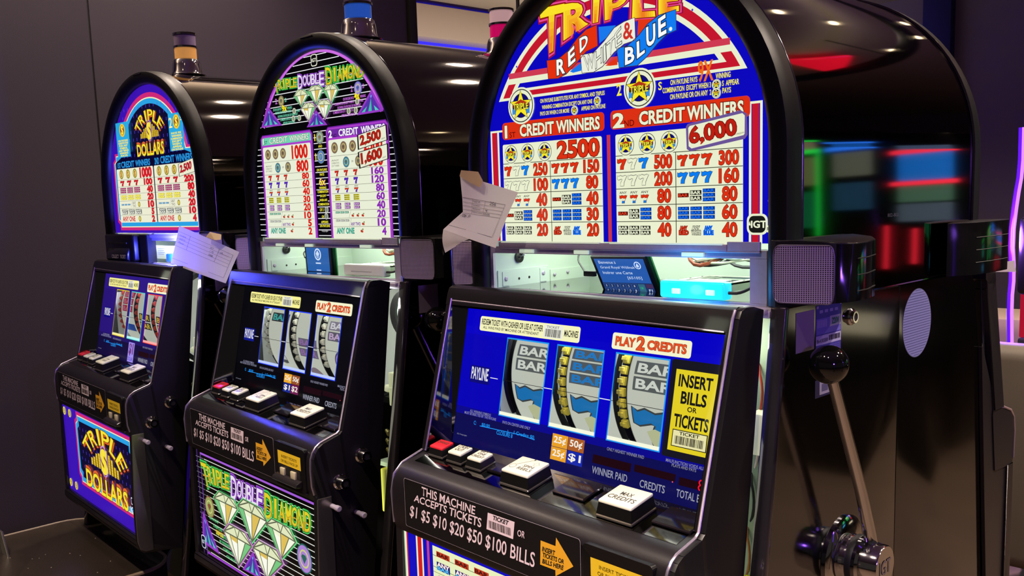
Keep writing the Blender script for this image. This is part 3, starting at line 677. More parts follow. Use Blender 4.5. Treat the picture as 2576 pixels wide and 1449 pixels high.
    for x0, n, s_, x1, w0 in ((-.2455, '1', 'ST', -.0500, .1095), (-.0240, '2', 'ND', .1870, .1240)):
        A.text(n, x0, 1.4785, x0 + (.0062 if n == '1' else .0185), 1.4975, WHT, 4, bold=.02 if n == '1' else .04, out=DKR, ow=.02); A.text(s_, x0 + (.011 if n == '1' else .0195), 1.4785, x0 + (.024 if n == '1' else .037), 1.4870, DKR, 4, bold=.01)
        c0 = x0 + (.0345 if n == '1' else .0465); A.text('CREDIT', c0, 1.4790, c0 + .071 + (.004 if n == '2' else 0), 1.4965, WHT, 4, bold=.035, out=DKR); A.text('WINNERS', x0 + w0 + .0025, 1.4790, x1, 1.4965, WHT, 4, bold=.035, out=DKR)
    # side stripes
    for u0, u1, c in ((-.2785, -.2752, WHT), (-.2752, -.2640, CRI), (-.2632, -.2592, WHT), (.1952, .1986, WHT), (.1996, .2098, CRI), (.2110, .2146, WHT)):
        A.box(u0, 1.3145, u1, 1.4885 if u0 < 0 else 1.4915, c, 1)
    A.box(-.2785, 1.4885, -.2500, 1.4915, WHT, 1); A.box(.1900, 1.4915, .2146, 1.4946, WHT, 1)
    # pay tables
    Z = [1.4683, 1.4378, 1.4143, 1.3909, 1.3672, 1.3440, 1.3145]
    C1 = (-.2510, -.1487, -.0462); C2 = (-.0210, .0828, .1869)
    for c in (C1, C2): A.box(c[0], 1.3120, c[2], Z[0], WHT, 4, r=.003); A.box(c[0], 1.3120, c[2], 1.36, WHT, 4); [A.box(c[0], z - .0005, c[2], z + .0005, (60, 62, 46), 5) for z in Z[1:6]]; A.box(c[1] - .0006, 1.3145, c[1] + .0006, Z[1], (60, 62, 46), 5)
    A.box(-.0372, 1.3145, -.0307, 1.4690, (200, 52, 70), 2)
    def num(s_, r, v0, v1, wd):
        if len(s_) < 4: wd, r = {2: (.0212, r - .0035), 3: (.0285, r - .001)}[len(s_)]
        A.text(s_, r - wd, v0, r, v1, RED, 6, bold=.03, out=DKR, ow=.03)
    num('2500', C1[2] - .0060, 1.4408, 1.4652, .080)
    for k in range(3): star_badge(A, C1[0] + .0186 + k*.0366, 1.4525, .0158, 6)
    for k in range(3): star_badge(A, C2[0] + .0192 + k*.0373, 1.4525, .0160, 6)
    R3, B3, W3 = (RED, RED, RED), (SKY, SKY, SKY), (WHT, WHT, WHT)
    def cell(c0, c1, k, kind, val):
        zt, zb = Z[k], Z[k+1]; 
        if k == 5: zb = 1.3205
        h = zt - zb; w_ = c1 - c0; n = len(val)
        num(val, c1 - .0055, zb + h*.14, zt - h*.12, .0125 * n + .002)
        x = lambda f: c0 + w_ * f
        if isinstance(kind, tuple):
            for j, c in enumerate(kind): A.seven(x(.03 + j*.185), zb + h*.18, x(.19 + j*.185), zt - h*.18, c, 6, (40, 40, 50) if c != RED else (90, 10, 10))
        elif kind == 'any7':
            for j in range(3): A.seven(x(.06 + j*.185), zb + h*.14, x(.19 + j*.185), zb + h*.62, RED, 6, (60, 30, 40), split=((24, 120, 210), WHT)); A.text('ANY', x(.06 + j*.185), zb + h*.70, x(.185 + j*.185), zb + h*.84, INK, 6)
        elif kind == 'mix':
            A.bar(x(.03), zb + h*.38, x(.20), zb + h*.62, (70, 12, 8), (220, 60, 30), 6)
            for q in range(2): A.bar(x(.22), zb + h*(.18 + q*.32), x(.395), zb + h*(.44 + q*.32), INK, WHT, 6)
            for q in range(3): A.bar(x(.415), zb + h*(.12 + q*.25), x(.60), zb + h*(.34 + q*.25), (10, 50, 140), (20, 110, 240), 6)
        elif kind == 'blue9':
            for j in range(3):
                for q in range(3): A.bar(x(.03 + j*.195), zb + h*(.12 + q*.25), x(.205 + j*.195), zb + h*(.34 + q*.25), (10, 50, 140), (20, 110, 240), 6)
        elif kind == 'white6':
            for j in range(3):
                for q in range(2): A.bar(x(.03 + j*.19), zb + h*(.20 + q*.30), x(.20 + j*.19), zb + h*(.44 + q*.30), INK, WHT, 6)
        elif kind == 'anyrwb':
            for j, (t_, c, o_) in enumerate((('RED', RED, (120, 10, 10)), ('WHITE', WHT, INK), ('BLUE', (10, 70, 200), SKY))):
                A.text('ANY', x(.06 + j*.19), zb + h*.48, x(.17 + j*.19), zb + h*.70, c, 6, bold=.03, out=o_, ow=.10); A.text(t_, x(.05 + j*.19), zb + h*.22, x(.19 + j*.19), zb + h*.44, c, 6, bold=.03, out=o_, ow=.10)
    rows = [((RED, WHT, SKY), '250', R3, '150'), (W3, '100', B3, '80'), ('any7', '40', 'mix', '40'), ('mix', '40', 'blue9', '30'), ('white6', '20', 'anyrwb', '20')]
    for k, (a_, b_, c_, d_) in enumerate(rows): cell(C1[0], C1[1], k + 1, a_, b_); cell(C1[1], C1[2], k + 1, c_, d_)
    rows = [((RED, WHT, SKY), '500', R3, '300'), (W3, '200', B3, '160'), ('any7', '80', 'mix', '80'), ('mix', '80', 'blue9', '60'), ('white6', '40', 'anyrwb', '40')]
    for k, (a_, b_, c_, d_) in enumerate(rows): cell(C2[0], C2[1], k + 1, a_, b_); cell(C2[1], C2[2], k + 1, c_, d_)
    # taped-on 6,000
    A.crop(1530, 230, 6.962)
    A.f([(1370, 620), (1400, 570), (2330, 330), (2440, 390), (2450, 760), (2400, 830), (1450, 1052), (1385, 1010)], (106, 84, 150), 8)
    A.f([(1412, 640), (1440, 605), (2360, 380), (2402, 420), (2400, 740), (2380, 765), (1470, 1000), (1420, 960)], WHT, 9)
    A.tq('6,000', (1450, 950), (2265, 790), (2230, 480), (1440, 640), (186, 30, 16), 10, bold=.03, out=DKR, ow=.03)
    A.tq('CREDITS', (2250, 765), (2400, 730), (2395, 705), (2250, 735), INK, 10, bold=0)
    A.crop(1700, 540, 5.175)
    q = A.uv((1065, 125)); logo(A, q[0], q[1], .0300, .0270, 6); q = A.uv((1210, 185)); A.disc(q[0], q[1], .0045, WHT, 6); A.text('R', q[0]-.0016, q[1]-.002, q[0]+.0016, q[1]+.002, INK, 7)
    A.z = (0, 0, 1)
    for px, py in ((1897, 153), (1937, 340), (1300, 168), (1742, 25), (1934, 505)):
        q = A.uv((px, py)); A.disc(q[0], q[1], .0016, (70, 56, 214), 2, n=8)

def deco(A, pts, lay, c1=(150, 60, 196)):                # leafy corner triangle
    P3 = [Vector(A.uv(p)) for p in pts]; A.fill(P3, c1, lay); c = sum(P3, Vector((0, 0))) / 3
    inn = [c + (p - c) * .74 for p in P3]; A.fill(inn, (88, 50, 170), lay + 1)
    a, b, d = inn; m_ = (a + d) / 2
    for t, col in ((.0, (70, 200, 176)), (.5, (60, 190, 170)), (1.0, (84, 206, 190))):
        base = a.lerp(d, .15 + .7*t); tip = m_.lerp(b, .72 if t == .5 else .30) + (base - m_) * .5; s_ = (d - a) * .09
        A.fill([base - s_, tip, base + s_], col, lay + 2)
    A.fill([m_.lerp(b, .72), m_.lerp(b, .84) + (d-a)*.05, b.lerp(m_, .06), m_.lerp(b, .84) - (d-a)*.05], (120, 150, 240), lay + 2)
def gem(A, pts, edge, lay, tint=(0, 0, 0)):              # brilliant cut seen from the side: flat top, point down
    Q = [Vector(A.uv(p)) for p in pts]; tl, tr, r, bt, l = Q
    c = sum(Q, Vector((0, 0))) / 5; A.fill([c + (p - c) * 1.10 for p in Q], edge, lay); A.fill(Q, (226, 232, 190), lay + 1)
    gl = l.lerp(r, .0); pts_ = [l.lerp(r, t) for t in (0, .22, .5, .78, 1)]
    cols = [(120, 200, 130), (240, 244, 210), (222, 190, 90), (246, 248, 226)]
    for k in range(4): A.fill([pts_[k], pts_[k+1], bt], cols[(k + (edge[0] > 120)) % 4], lay + 2)
    A.fill([pts_[1].lerp(bt, .15), pts_[2].lerp(bt, .2), bt], (250, 250, 236), lay + 3)
    top = [tl.lerp(tr, t) for t in (0, .33, .66, 1)]
    for seg in ((l, top[0]), (top[0], top[3]), (top[3], r), (l, r), (pts_[0], top[1]), (top[1], pts_[2]), (pts_[2], top[2]), (top[2], pts_[4]), (pts_[1], bt), (pts_[2], bt), (pts_[3], bt), (l, bt), (r, bt)):
        A.stroke([Vector(seg[0]), Vector(seg[1])], (r - l).length * .022, (96, 104, 80), lay + 4)
def coin(A, c, r, lay, c1, c2, txt='', rpx=None):
    u, v = c; A.disc(u, v, r, c2, lay); A.disc(u, v, r*.90, c1, lay + 1); A.disc(u, v, r*.62, (200, 206, 130), lay + 2); A.disc(u, v, r*.50, c1, lay + 3)
    A.fill([(u - r*.35, v + r*.1), (u - r*.2, v + r*.28), (u + r*.2, v + r*.28), (u + r*.35, v + r*.1), (u, v - r*.34)], c2, lay + 4)
def cherry(A, u, v, h, lay):
    A.disc(u - h*.3, v, h*.36, (176, 40, 26), lay, n=12); A.disc(u + h*.25, v - h*.1, h*.36, (196, 60, 30), lay + 1, n=12); A.stroke([(u - h*.2, v + h*.2), (u + h*.25, v + h*.6), (u + h*.3, v + h*.2)], h*.12, (60, 110, 30), lay + 1); A.disc(u + h*.5, v + h*.5, h*.24, (120, 120, 30), lay + 1, n=8)
def title_tdd(A, spec):
    for ch, q, kind in spec:
        Q = [Vector(A.uv(p)) for p in q]; wf = lambda a_, b_, Q=Q: (Q[0].lerp(Q[1], a_)).lerp(Q[3].lerp(Q[2], a_), b_)
        if kind: cs = ((150, 70, 200), (90, 40, 150), (236, 220, 240))
        else: cs = ((70, 206, 90), (22, 110, 40), (226, 206, 40))
        A.text(ch, 0, 0, 1, 1, cs[0], 6, bold=.085, warp=wf); A.text(ch, 0, 0, 1, 1, cs[1], 8, bold=.045, warp=wf); A.text(ch, 0, 0, 1, 1, cs[2], 10, bold=.012, warp=wf)
        if not kind: A.text(ch, 0, 0, 1, 1, (206, 160, 36), 12, bold=-.006, warp=lambda a_, b_, wf=wf: wf(a_, b_ * .5))
def quadword(word, bl, br, tr, tl, kind):
    n = len(word); ws = [1.25 if (i == 0 or (kind and i == n-1)) else 1.0 for i in range(n)]; tot = sum(ws); x = 0; out = []
    V2 = lambda p: Vector(p); B0, B1, T1, T0 = map(V2, (bl, br, tr, tl))
    for i, ch in enumerate(word):
        a, b = x / tot, (x + ws[i] * .90) / tot; x += ws[i]
        if ch == 'I': a, b = a + .25*(b-a), b - .25*(b-a)
        lo = -.22 if ws[i] > 1 else 0
        q = (B0.lerp(B1, a), B0.lerp(B1, b), T0.lerp(T1, b), T0.lerp(T1, a))
        if lo: q = (q[0] + (q[0] - q[3]) * .25, q[1] + (q[1] - q[2]) * .25, q[2] - (q[1]-q[2]) * .08, q[3] - (q[0]-q[3]) * .08)
        out.append((ch, q, kind))
    return out

PUR = (168, 60, 200); LAV = (204, 110, 226); TEAL = (110, 214, 176); GOLD = (238, 198, 50)
def art_tdd(A):
    glass_shape(A, (5, 5, 6), lit=.6)
    v = 1.3185
    while v < 1.69:                                      # white pinstripes
        hw = .256 if v < 1.435 else math.sqrt(max(0, .256**2 - (v - 1.435)**2)); inn = .242 if v < 1.55 else (math.sqrt(max(0, .226**2 - (v - 1.461)**2)) if v < 1.687 else 0)
        lo = -.032 - hw + .004; hi = -.032 + hw - .002
        if inn and hw > inn: A.box(lo, v, lo + .024 if v < 1.55 else -.032 - inn - .020, v + .0016, (236, 236, 240), 1); A.box(hi - .030 if v < 1.55 else -.032 + inn + .022, v, hi, v + .0016, (236, 236, 240), 1)
        if v > 1.55: A.box(-.032 - inn + .004, v, -.032 + inn - .004, v + .0016, (236, 236, 240), 1) if inn else A.box(lo + .05, v, hi - .05, v + .0016, (236, 236, 240), 1)
        if v < 1.54: A.box(-.0535, v, -.0030, v + .0016, (236, 236, 240), 1)
        v += .0118 if v < 1.55 else .0128
    ring = lambda r0, r1, c, l: A.fill([(-.032 + r0*math.cos(a), 1.461 + r0*math.sin(a)) for a in [.415 + 2.312*k/40 for k in range(41)]] + [(-.032 + r1*math.cos(a), 1.461 + r1*math.sin(a)) for a in [.415 + 2.312*k/40 for k in range(40, -1, -1)]], c, l)
    ring(.237, .2265, PUR, 2); ring(.2315, .2262, LAV, 3)
    A.crop(640, 130, 4.094)
    q = A.uv((615, 88)); A.box(q[0]-.011, q[1]-.012, q[0]+.011, q[1]+.012, (235, 236, 214), 5, r=.006); A.box(q[0]-.0092, q[1]-.0102, q[0]+.0092, q[1]+.0102, (8, 8, 8), 6, r=.005); A.text('IGT', q[0]-.007, q[1]-.0035, q[0]+.0085, q[1]+.0035, (235, 236, 214), 7, bold=.02)
    title_tdd(A, quadword('TRIPLE', (215, 398), (445, 362), (445, 268), (198, 300), 0) + quadword('DOUBLE', (455, 362), (728, 318), (728, 215), (452, 255), 1) + quadword('DIAMOND', (745, 318), (1132, 262), (1135, 118), (738, 180), 0))
    GE, PE = (120, 222, 160), (190, 120, 214)
    gem(A, ((455, 395), (520, 390), (560, 440), (490, 560), (417, 462)), GE, 12); gem(A, ((600, 355), (675, 345), (715, 385), (645, 540), (555, 410)), GE, 12); gem(A, ((755, 345), (835, 335), (870, 385), (800, 530), (720, 400)), GE, 12)
    gem(A, ((535, 530), (610, 525), (645, 570), (575, 720), (490, 590)), PE, 18); gem(A, ((690, 500), (775, 495), (812, 545), (740, 695), (655, 550)), PE, 18)
    deco(A, ((75, 785), (145, 565), (290, 760)), 8); deco(A, ((1062, 655), (1212, 385), (1335, 612)), 8); deco(A, ((555, 780), (650, 600), (768, 755)), 24)
    c = A.uv((280, 508)); coin(A, c, .0115, 6, (150, 130, 90), (96, 100, 80)); c = A.uv((1070, 375)); coin(A, c, .0130, 6, (150, 130, 210), (70, 90, 160))
    def ln(t_, l, r, h, col, bold=.015): a, b = A.uv(l), A.uv(r); A.text(t_, a[0], (a[1]+b[1])/2 - h*.2, b[0], (a[1]+b[1])/2 + h*.8, col, 6, bold=bold)
    ln('2', (220, 530), (238, 528), .011, LAV); ln('S', (318, 512), (332, 508), .008, TEAL); ln('2', (998, 402), (1015, 398), .011, LAV); ln('S', (1118, 368), (1132, 365), .008, LAV)
    ln('9x', (290, 605), (335, 598), .0125, (250, 230, 40), .04); ln('4x', (1035, 478), (1085, 470), .0135, (250, 230, 40), .04)
    for t_, l, r, c in (('ON PAYLINE PAYS', (198, 610), (285, 598), TEAL), ('WINNING', (340, 590), (390, 580), TEAL), ('COMBINATION EXCEPT WHEN 3', (220, 640), (385, 620), TEAL), ('S ARE', (432, 618), (470, 610), TEAL), ('SHOWING ON PAYLINE OR WHEN ANY', (245, 675), (450, 650), TEAL), ('COMBINATION OF 3', (270, 712), (385, 695), TEAL), ('OR', (425, 692), (445, 688), TEAL), ('APPEARS ON PAYLINE', (300, 745), (420, 728), TEAL),
                       ('ON PAYLINE PAYS', (918, 500), (1028, 482), LAV), ('WINNING', (1092, 470), (1150, 460), LAV), ('COMBINATION EXCEPT WHEN 3', (832, 552), (1030, 522), LAV), ('S ARE', (1085, 515), (1125, 506), LAV), ('SHOWING ON PAYLINE OR WHEN ANY', (860, 590), (1100, 550), LAV), ('COMBINATION OF 3', (815, 640), (945, 618), LAV), ('OR', (1000, 612), (1020, 608), LAV), ('APPEARS ON PAYLINE', (900, 670), (1040, 648), LAV)):
        ln(t_, l, r, .0052, c)
    for p in ((413, 612), (405, 690), (465, 682), (1062, 513), (974, 612), (1047, 603)): c = A.uv(p); A.disc(c[0], c[1], .0062, (226, 224, 204), 6); A.disc(c[0], c[1], .0045, (140, 150, 120), 7)
    # pay tables
    for x0, x1, c0 in ((-.2560, -.0600, TEAL), (-.0045, .1930, PUR)):
        A.fill([(x0 - .004, 1.3145), (x0 - .004, 1.530), (x0 + .004, 1.538), (x1 - .004, 1.538), (x1 + .004, 1.530), (x1 + .004, 1.3145)], (104, 30, 150), 3)
        A.fill([(x0 - .002, 1.3145), (x0 - .002, 1.529), (x0 + .005, 1.536), (x1 - .005, 1.536), (x1 + .002, 1.529), (x1 + .002, 1.3145)], PUR, 4)
        A.fill([(x0 + .002, 1.516), (x0 + .002, 1.528), (x0 + .006, 1.532), (x1 - .006, 1.532), (x1 - .002, 1.528), (x1 - .002, 1.516)], c0 if c0 == TEAL else (110, 40, 160), 5)
        A.box(x0 + .004, 1.3135, x1 - .005, 1.5115, (233, 238, 214), 5, r=.004)
    A.text('1', -.2490, 1.5185, -.2450, 1.5310, (240, 240, 230), 7, bold=.03, out=(60, 60, 90)); A.text('ST', -.2425, 1.5185, -.2310, 1.5255, (30, 110, 90), 7); A.text('CREDIT', -.222, 1.5185, -.150, 1.5300, (236, 236, 220), 7, bold=.02, out=(50, 120, 100)); A.text('WINNERS', -.142, 1.5185, -.070, 1.5300, (236, 236, 220), 7, bold=.02, out=(50, 120, 100))
    A.text('2', .003, 1.5160, .0135, 1.5300, (250, 250, 250), 7, bold=.03); A.text('ND', .016, 1.5160, .030, 1.5225, (40, 20, 70), 7); A.text('CREDIT', .038, 1.5170, .102, 1.5300, (250, 250, 250), 7, bold=.025); A.text('WINNERS', .112, 1.5170, .186, 1.5300, (250, 250, 250), 7, bold=.025)
    ZL = [1.5115, 1.4790, 1.4520, 1.4370, 1.4205, 1.4040, 1.3882, 1.3707, 1.3545, 1.3377, 1.3140]
    for x0, x1, nc, vals in ((-.2500, -.0660, RED, ('1000', '800', '80', '60', '40', '30', '20', '10', '5', '2')), (.0020, .1870, (140, 40, 180), ('2500', '1600', '160', '120', '80', '60', '40', '20', '10', '4'))):
        for k in range(10):
            zt, zb = ZL[k], ZL[k+1]; zb = 1.3205 if k == 9 else zb; h = zt - zb; W = x1 - x0; x = lambda f: x0 + W*f
            if k < 9: A.box(x0, zb - .0003, x1, zb + .0003, (70, 70, 60), 6)
            n = len(vals[k]); big = k < 2
            A.text(vals[k], x(.96) - (.0155*n if big else .0125*n + .003), zb + h*.10, x(.96) - .004, zt - h*.10, (214, 32, 22) if big or nc == RED else nc, 7, bold=.045)
            if k == 0:
                for j in range(3): coin(A, (x(.10 + j*.165), (zt+zb)/2), .0112, 7, (140, 110, 84), (96, 84, 66))
            elif k == 1:
                for j, c in enumerate(((60, 130, 160), (140, 116, 90))): coin(A, (x(.30 + j*.22), (zt+zb)/2), .0108, 7, c, (90, 100, 90))
                for j, t_ in enumerate(('ANY', 'COMBINATION', 'OF THREE')): A.text(t_, x(.03), zb + h*(.62 - j*.2), x(.17), zb + h*(.74 - j*.2), (90, 90, 90), 7, bold=0)
                A.text('OR', x(.395), zb + h*.45, x(.43), zb + h*.58, (90, 90, 90), 7)
            elif k in (2, 3, 4):
                for j in range(3): A.seven(x(.08 + j*.17), zb + h*.12, x(.155 + j*.17), zb + h*(.88 if k < 4 else .66), ((206, 40, 26), (84, 40, 190), (206, 60, 30))[k-2], 7, (60, 20, 60), split=((90, 50, 180), (90, 50, 180)) if k == 4 else None)
                if k == 4: [A.text('ANY', x(.085 + j*.17), zb + h*.74, x(.155 + j*.17), zb + h*.92, INK, 7) for j in range(3)]
            elif k in (5, 6):
                nrow = 3 if k == 5 else 2
                for j in range(3):
                    for q in range(nrow): A.bar(x(.06 + j*.17), zb + h*(.14 + q*.75/nrow), x(.165 + j*.17), zb + h*(.14 + (q + .85)*.75/nrow), (214, 206, 40) if k == 5 else (100, 40, 120), (90, 90, 20) if k == 5 else (220, 180, 226), 7)
            elif k in (7, 8):
                for j in range(3): A.bar(x(.05 + j*.085), zb + h*.60, x(.128 + j*.085), zb + h*.86, (40, 110, 90) if k == 7 else (110, 116, 110), (180, 226, 200) if k == 7 else (230, 230, 220), 7)
                A.stroke([(x(.30), zb + h*.08), (x(.34), zt - h*.05)], .0006, (110, 110, 100), 7)
                if k == 7: [cherry(A, x(.37 + j*.09), zb + h*.32, h*.40, 7) for j in range(3)]
                else: A.text('ANY TWO', x(.33), zb + h*.12, x(.50), zb + h*.50, (120, 50, 160), 7, bold=.03); cherry(A, x(.55), zb + h*.32, h*.40, 7)
            else:
                A.text('ANY ONE', x(.06), zb + h*.20, x(.38), zb + h*.84, (60, 180, 150), 7, bold=.02, out=(30, 90, 90), ow=.03); cherry(A, x(.52), zb + h*.48, h*.42, 7)
    # middle column
    A.text('1', -.0495, 1.5130, -.0462, 1.5270, (246, 226, 60), 6, bold=0); coin(A, (-.0295, 1.5190), .0135, 6, (126, 150, 150), (130, 110, 76)); A.text('AND', -.0365, 1.4990, -.0230, 1.5040, YLW, 6)
    A.text('1', -.0495, 1.4740, -.0462, 1.4880, (246, 226, 60), 6, bold=0); coin(A, (-.0295, 1.4800), .0135, 6, (90, 120, 190), (110, 150, 160))
    for t_, v_, w_ in (('ON PAYLINE', 1.4515, .036), ('PAYS', 1.4420, .015), ('WINNING', 1.4150, .025), ('COMBINATION', 1.4070, .038), ('EXCEPT', 1.3985, .021), ('WHEN ANY', 1.3900, .027), ('COMBINATION', 1.3815, .038), ('APPEARS', 1.3450, .025), ('ON PAYLINE', 1.3370, .036)): A.box(-.0290 - w_*.55, v_ - .001, -.0290 + w_*.55, v_ + .0058, (5, 5, 6), 3, lit=.6); A.text(t_, -.0290 - w_/2, v_, -.0290 + w_/2, v_ + .0048, YLW, 6, bold=.02)
    A.text('6x', -.0400, 1.4230, -.0190, 1.4370, (250, 230, 60), 6, bold=.03, out=(130, 40, 130)); A.text('OF 3', -.0440, 1.3695, -.0310, 1.3755, YLW, 6); A.text('OR', -.0380, 1.3560, -.0300, 1.3610, YLW, 6)
    for q in ((-.0200, 1.3725), (-.0220, 1.3590)): A.disc(*q, .0065, (200, 200, 184), 6); A.disc(*q, .0048, (130, 140, 130), 7)
    A.text('Copyright', -.0410, 1.3265, -.0190, 1.3300, (220, 220, 220), 6, bold=0)
    # taped-on jackpots
    A.crop(640, 310, 2.642)
    for q, txt, n in (((700, 170), (882, 110), (875, 15), (695, 80)), '2,500', 0), (((710, 295), (888, 235), (884, 140), (700, 195)), '1,600', 1):
        c = sum((Vector(p) for p in q), Vector((0, 0))) / 4
        A.f([tuple(c + (Vector(p) - c) * 1.10) for p in q], (20, 18, 18), 9); A.f(q, (233, 236, 210), 10)
        bl, br, tr, tl = (Vector(p) for p in q); L = lambda a, b: tuple((bl.lerp(br, a)).lerp(tl.lerp(tr, a), b))
        A.tq(txt, L(.06, .12), L(.80, .12), L(.80, .88), L(.06, .88), (176, 34, 20), 11, bold=.03, out=(110, 10, 8), ow=.03); A.tq('CREDITS', L(.82, .12), L(.96, .12), L(.96, .22), L(.82, .22), INK, 11, bold=0)

def arcword(A, txt, c, r0, r1, a0, a1, cols, lay):
    n = len(txt); w0 = [.6 if ch == 'I' else 1 for ch in txt]; tot = sum(w0) + .20 * (n - 1); t = 0
    for ch, w_ in zip(txt, w0):
        b0 = a0 + (a1 - a0) * t / tot; b1 = a0 + (a1 - a0) * (t + w_) / tot; t += w_ + .20
        wf = lambda a, b, b0=b0, b1=b1: (c[0] + (r0 + (r1 - r0)*b) * math.cos(b0 + (b1 - b0)*a), c[1] + (r0 + (r1 - r0)*b) * math.sin(b0 + (b1 - b0)*a))
        for k, (bo, col, dx, dy) in enumerate(cols): A.text(ch, 0, 0, 1, 1, col, lay + 2*k, bold=bo, warp=lambda a, b, wf=wf, dx=dx, dy=dy: (wf(a, b)[0] + dx, wf(a, b)[1] + dy))
def dollars_logo(A, cu, cv, s, lay, vs=1.0):
    pos0 = A.pos; A.pos = lambda u, v, h: pos0(u, cv + (v - cv) * vs, h)
    G3 = ((.06, (70, 20, 10), .03*s, -.05*s), (.025, (226, 100, 40), .03*s, -.05*s), (.04, (80, 56, 10), 0, 0), (.012, (248, 226, 50), 0, 0))
    arcword(A, 'TRIPLE', (cu, cv - .30*s), .84*s, 1.25*s, math.radians(150), math.radians(30), G3, lay)
    rnd = random.Random(4)
    for k in range(11):
        x = -.62 + k*.124; h = .62 - abs(x) * .62 + rnd.uniform(-.08, .06)
        A.box(cu + (x-.05)*s, cv - .12*s, cu + (x+.05)*s, cv + (-.12 + h)*s, (120, 90, 10), lay + 7); A.box(cu + (x-.042)*s, cv - .12*s, cu + (x+.036)*s, cv + (-.13 + h)*s, (232, 196, 40), lay + 8)
        for j in range(int(h / .07)): A.box(cu + (x-.042)*s, cv + (-.09 + j*.07)*s, cu + (x+.036)*s, cv + (-.082 + j*.07)*s, (150, 110, 16), lay + 9)
    A.disc(cu, cv + .14*s, .19*s, (190, 150, 226), lay + 10, ry=.42*s); A.disc(cu, cv + .14*s, .16*s, (120, 60, 40), lay + 11, ry=.38*s)
    A.text('S', cu - .12*s, cv - .16*s, cu + .12*s, cv + .42*s, (246, 224, 60), lay + 12, bold=.06); A.box(cu - .015*s, cv - .2*s, cu + .015*s, cv + .46*s, (246, 224, 60), lay + 13)
    A.text('DOLLARS', cu - .98*s, cv - .74*s, cu + 1.0*s, cv - .26*s, (226, 100, 40), lay + 12, bold=.03); A.text('DOLLARS', cu - .98*s, cv - .80*s, cu + 1.0*s, cv - .34*s, (90, 70, 10), lay + 14, bold=.05); A.text('DOLLARS', cu - .98*s, cv - .80*s, cu + 1.0*s, cv - .34*s, (248, 226, 50), lay + 16, bold=.02); A.pos = pos0
def dashes(A, x0, x1, y0, y1, lay, dx=.022, dy=.020):
    y = y0; k = 0
    while y < y1:
        x = x0 + (dx/2 if k % 2 else 0)
        while x < x1: A.box(x, y, x + .0022, y + .008, (84, 60, 226), lay); x += dx
        y += dy; k += 1
MAG = (206, 40, 120); CYA = (40, 160, 226); PVI = (58, 16, 178); CRM = (246, 240, 190); NVY = (8, 6, 46)
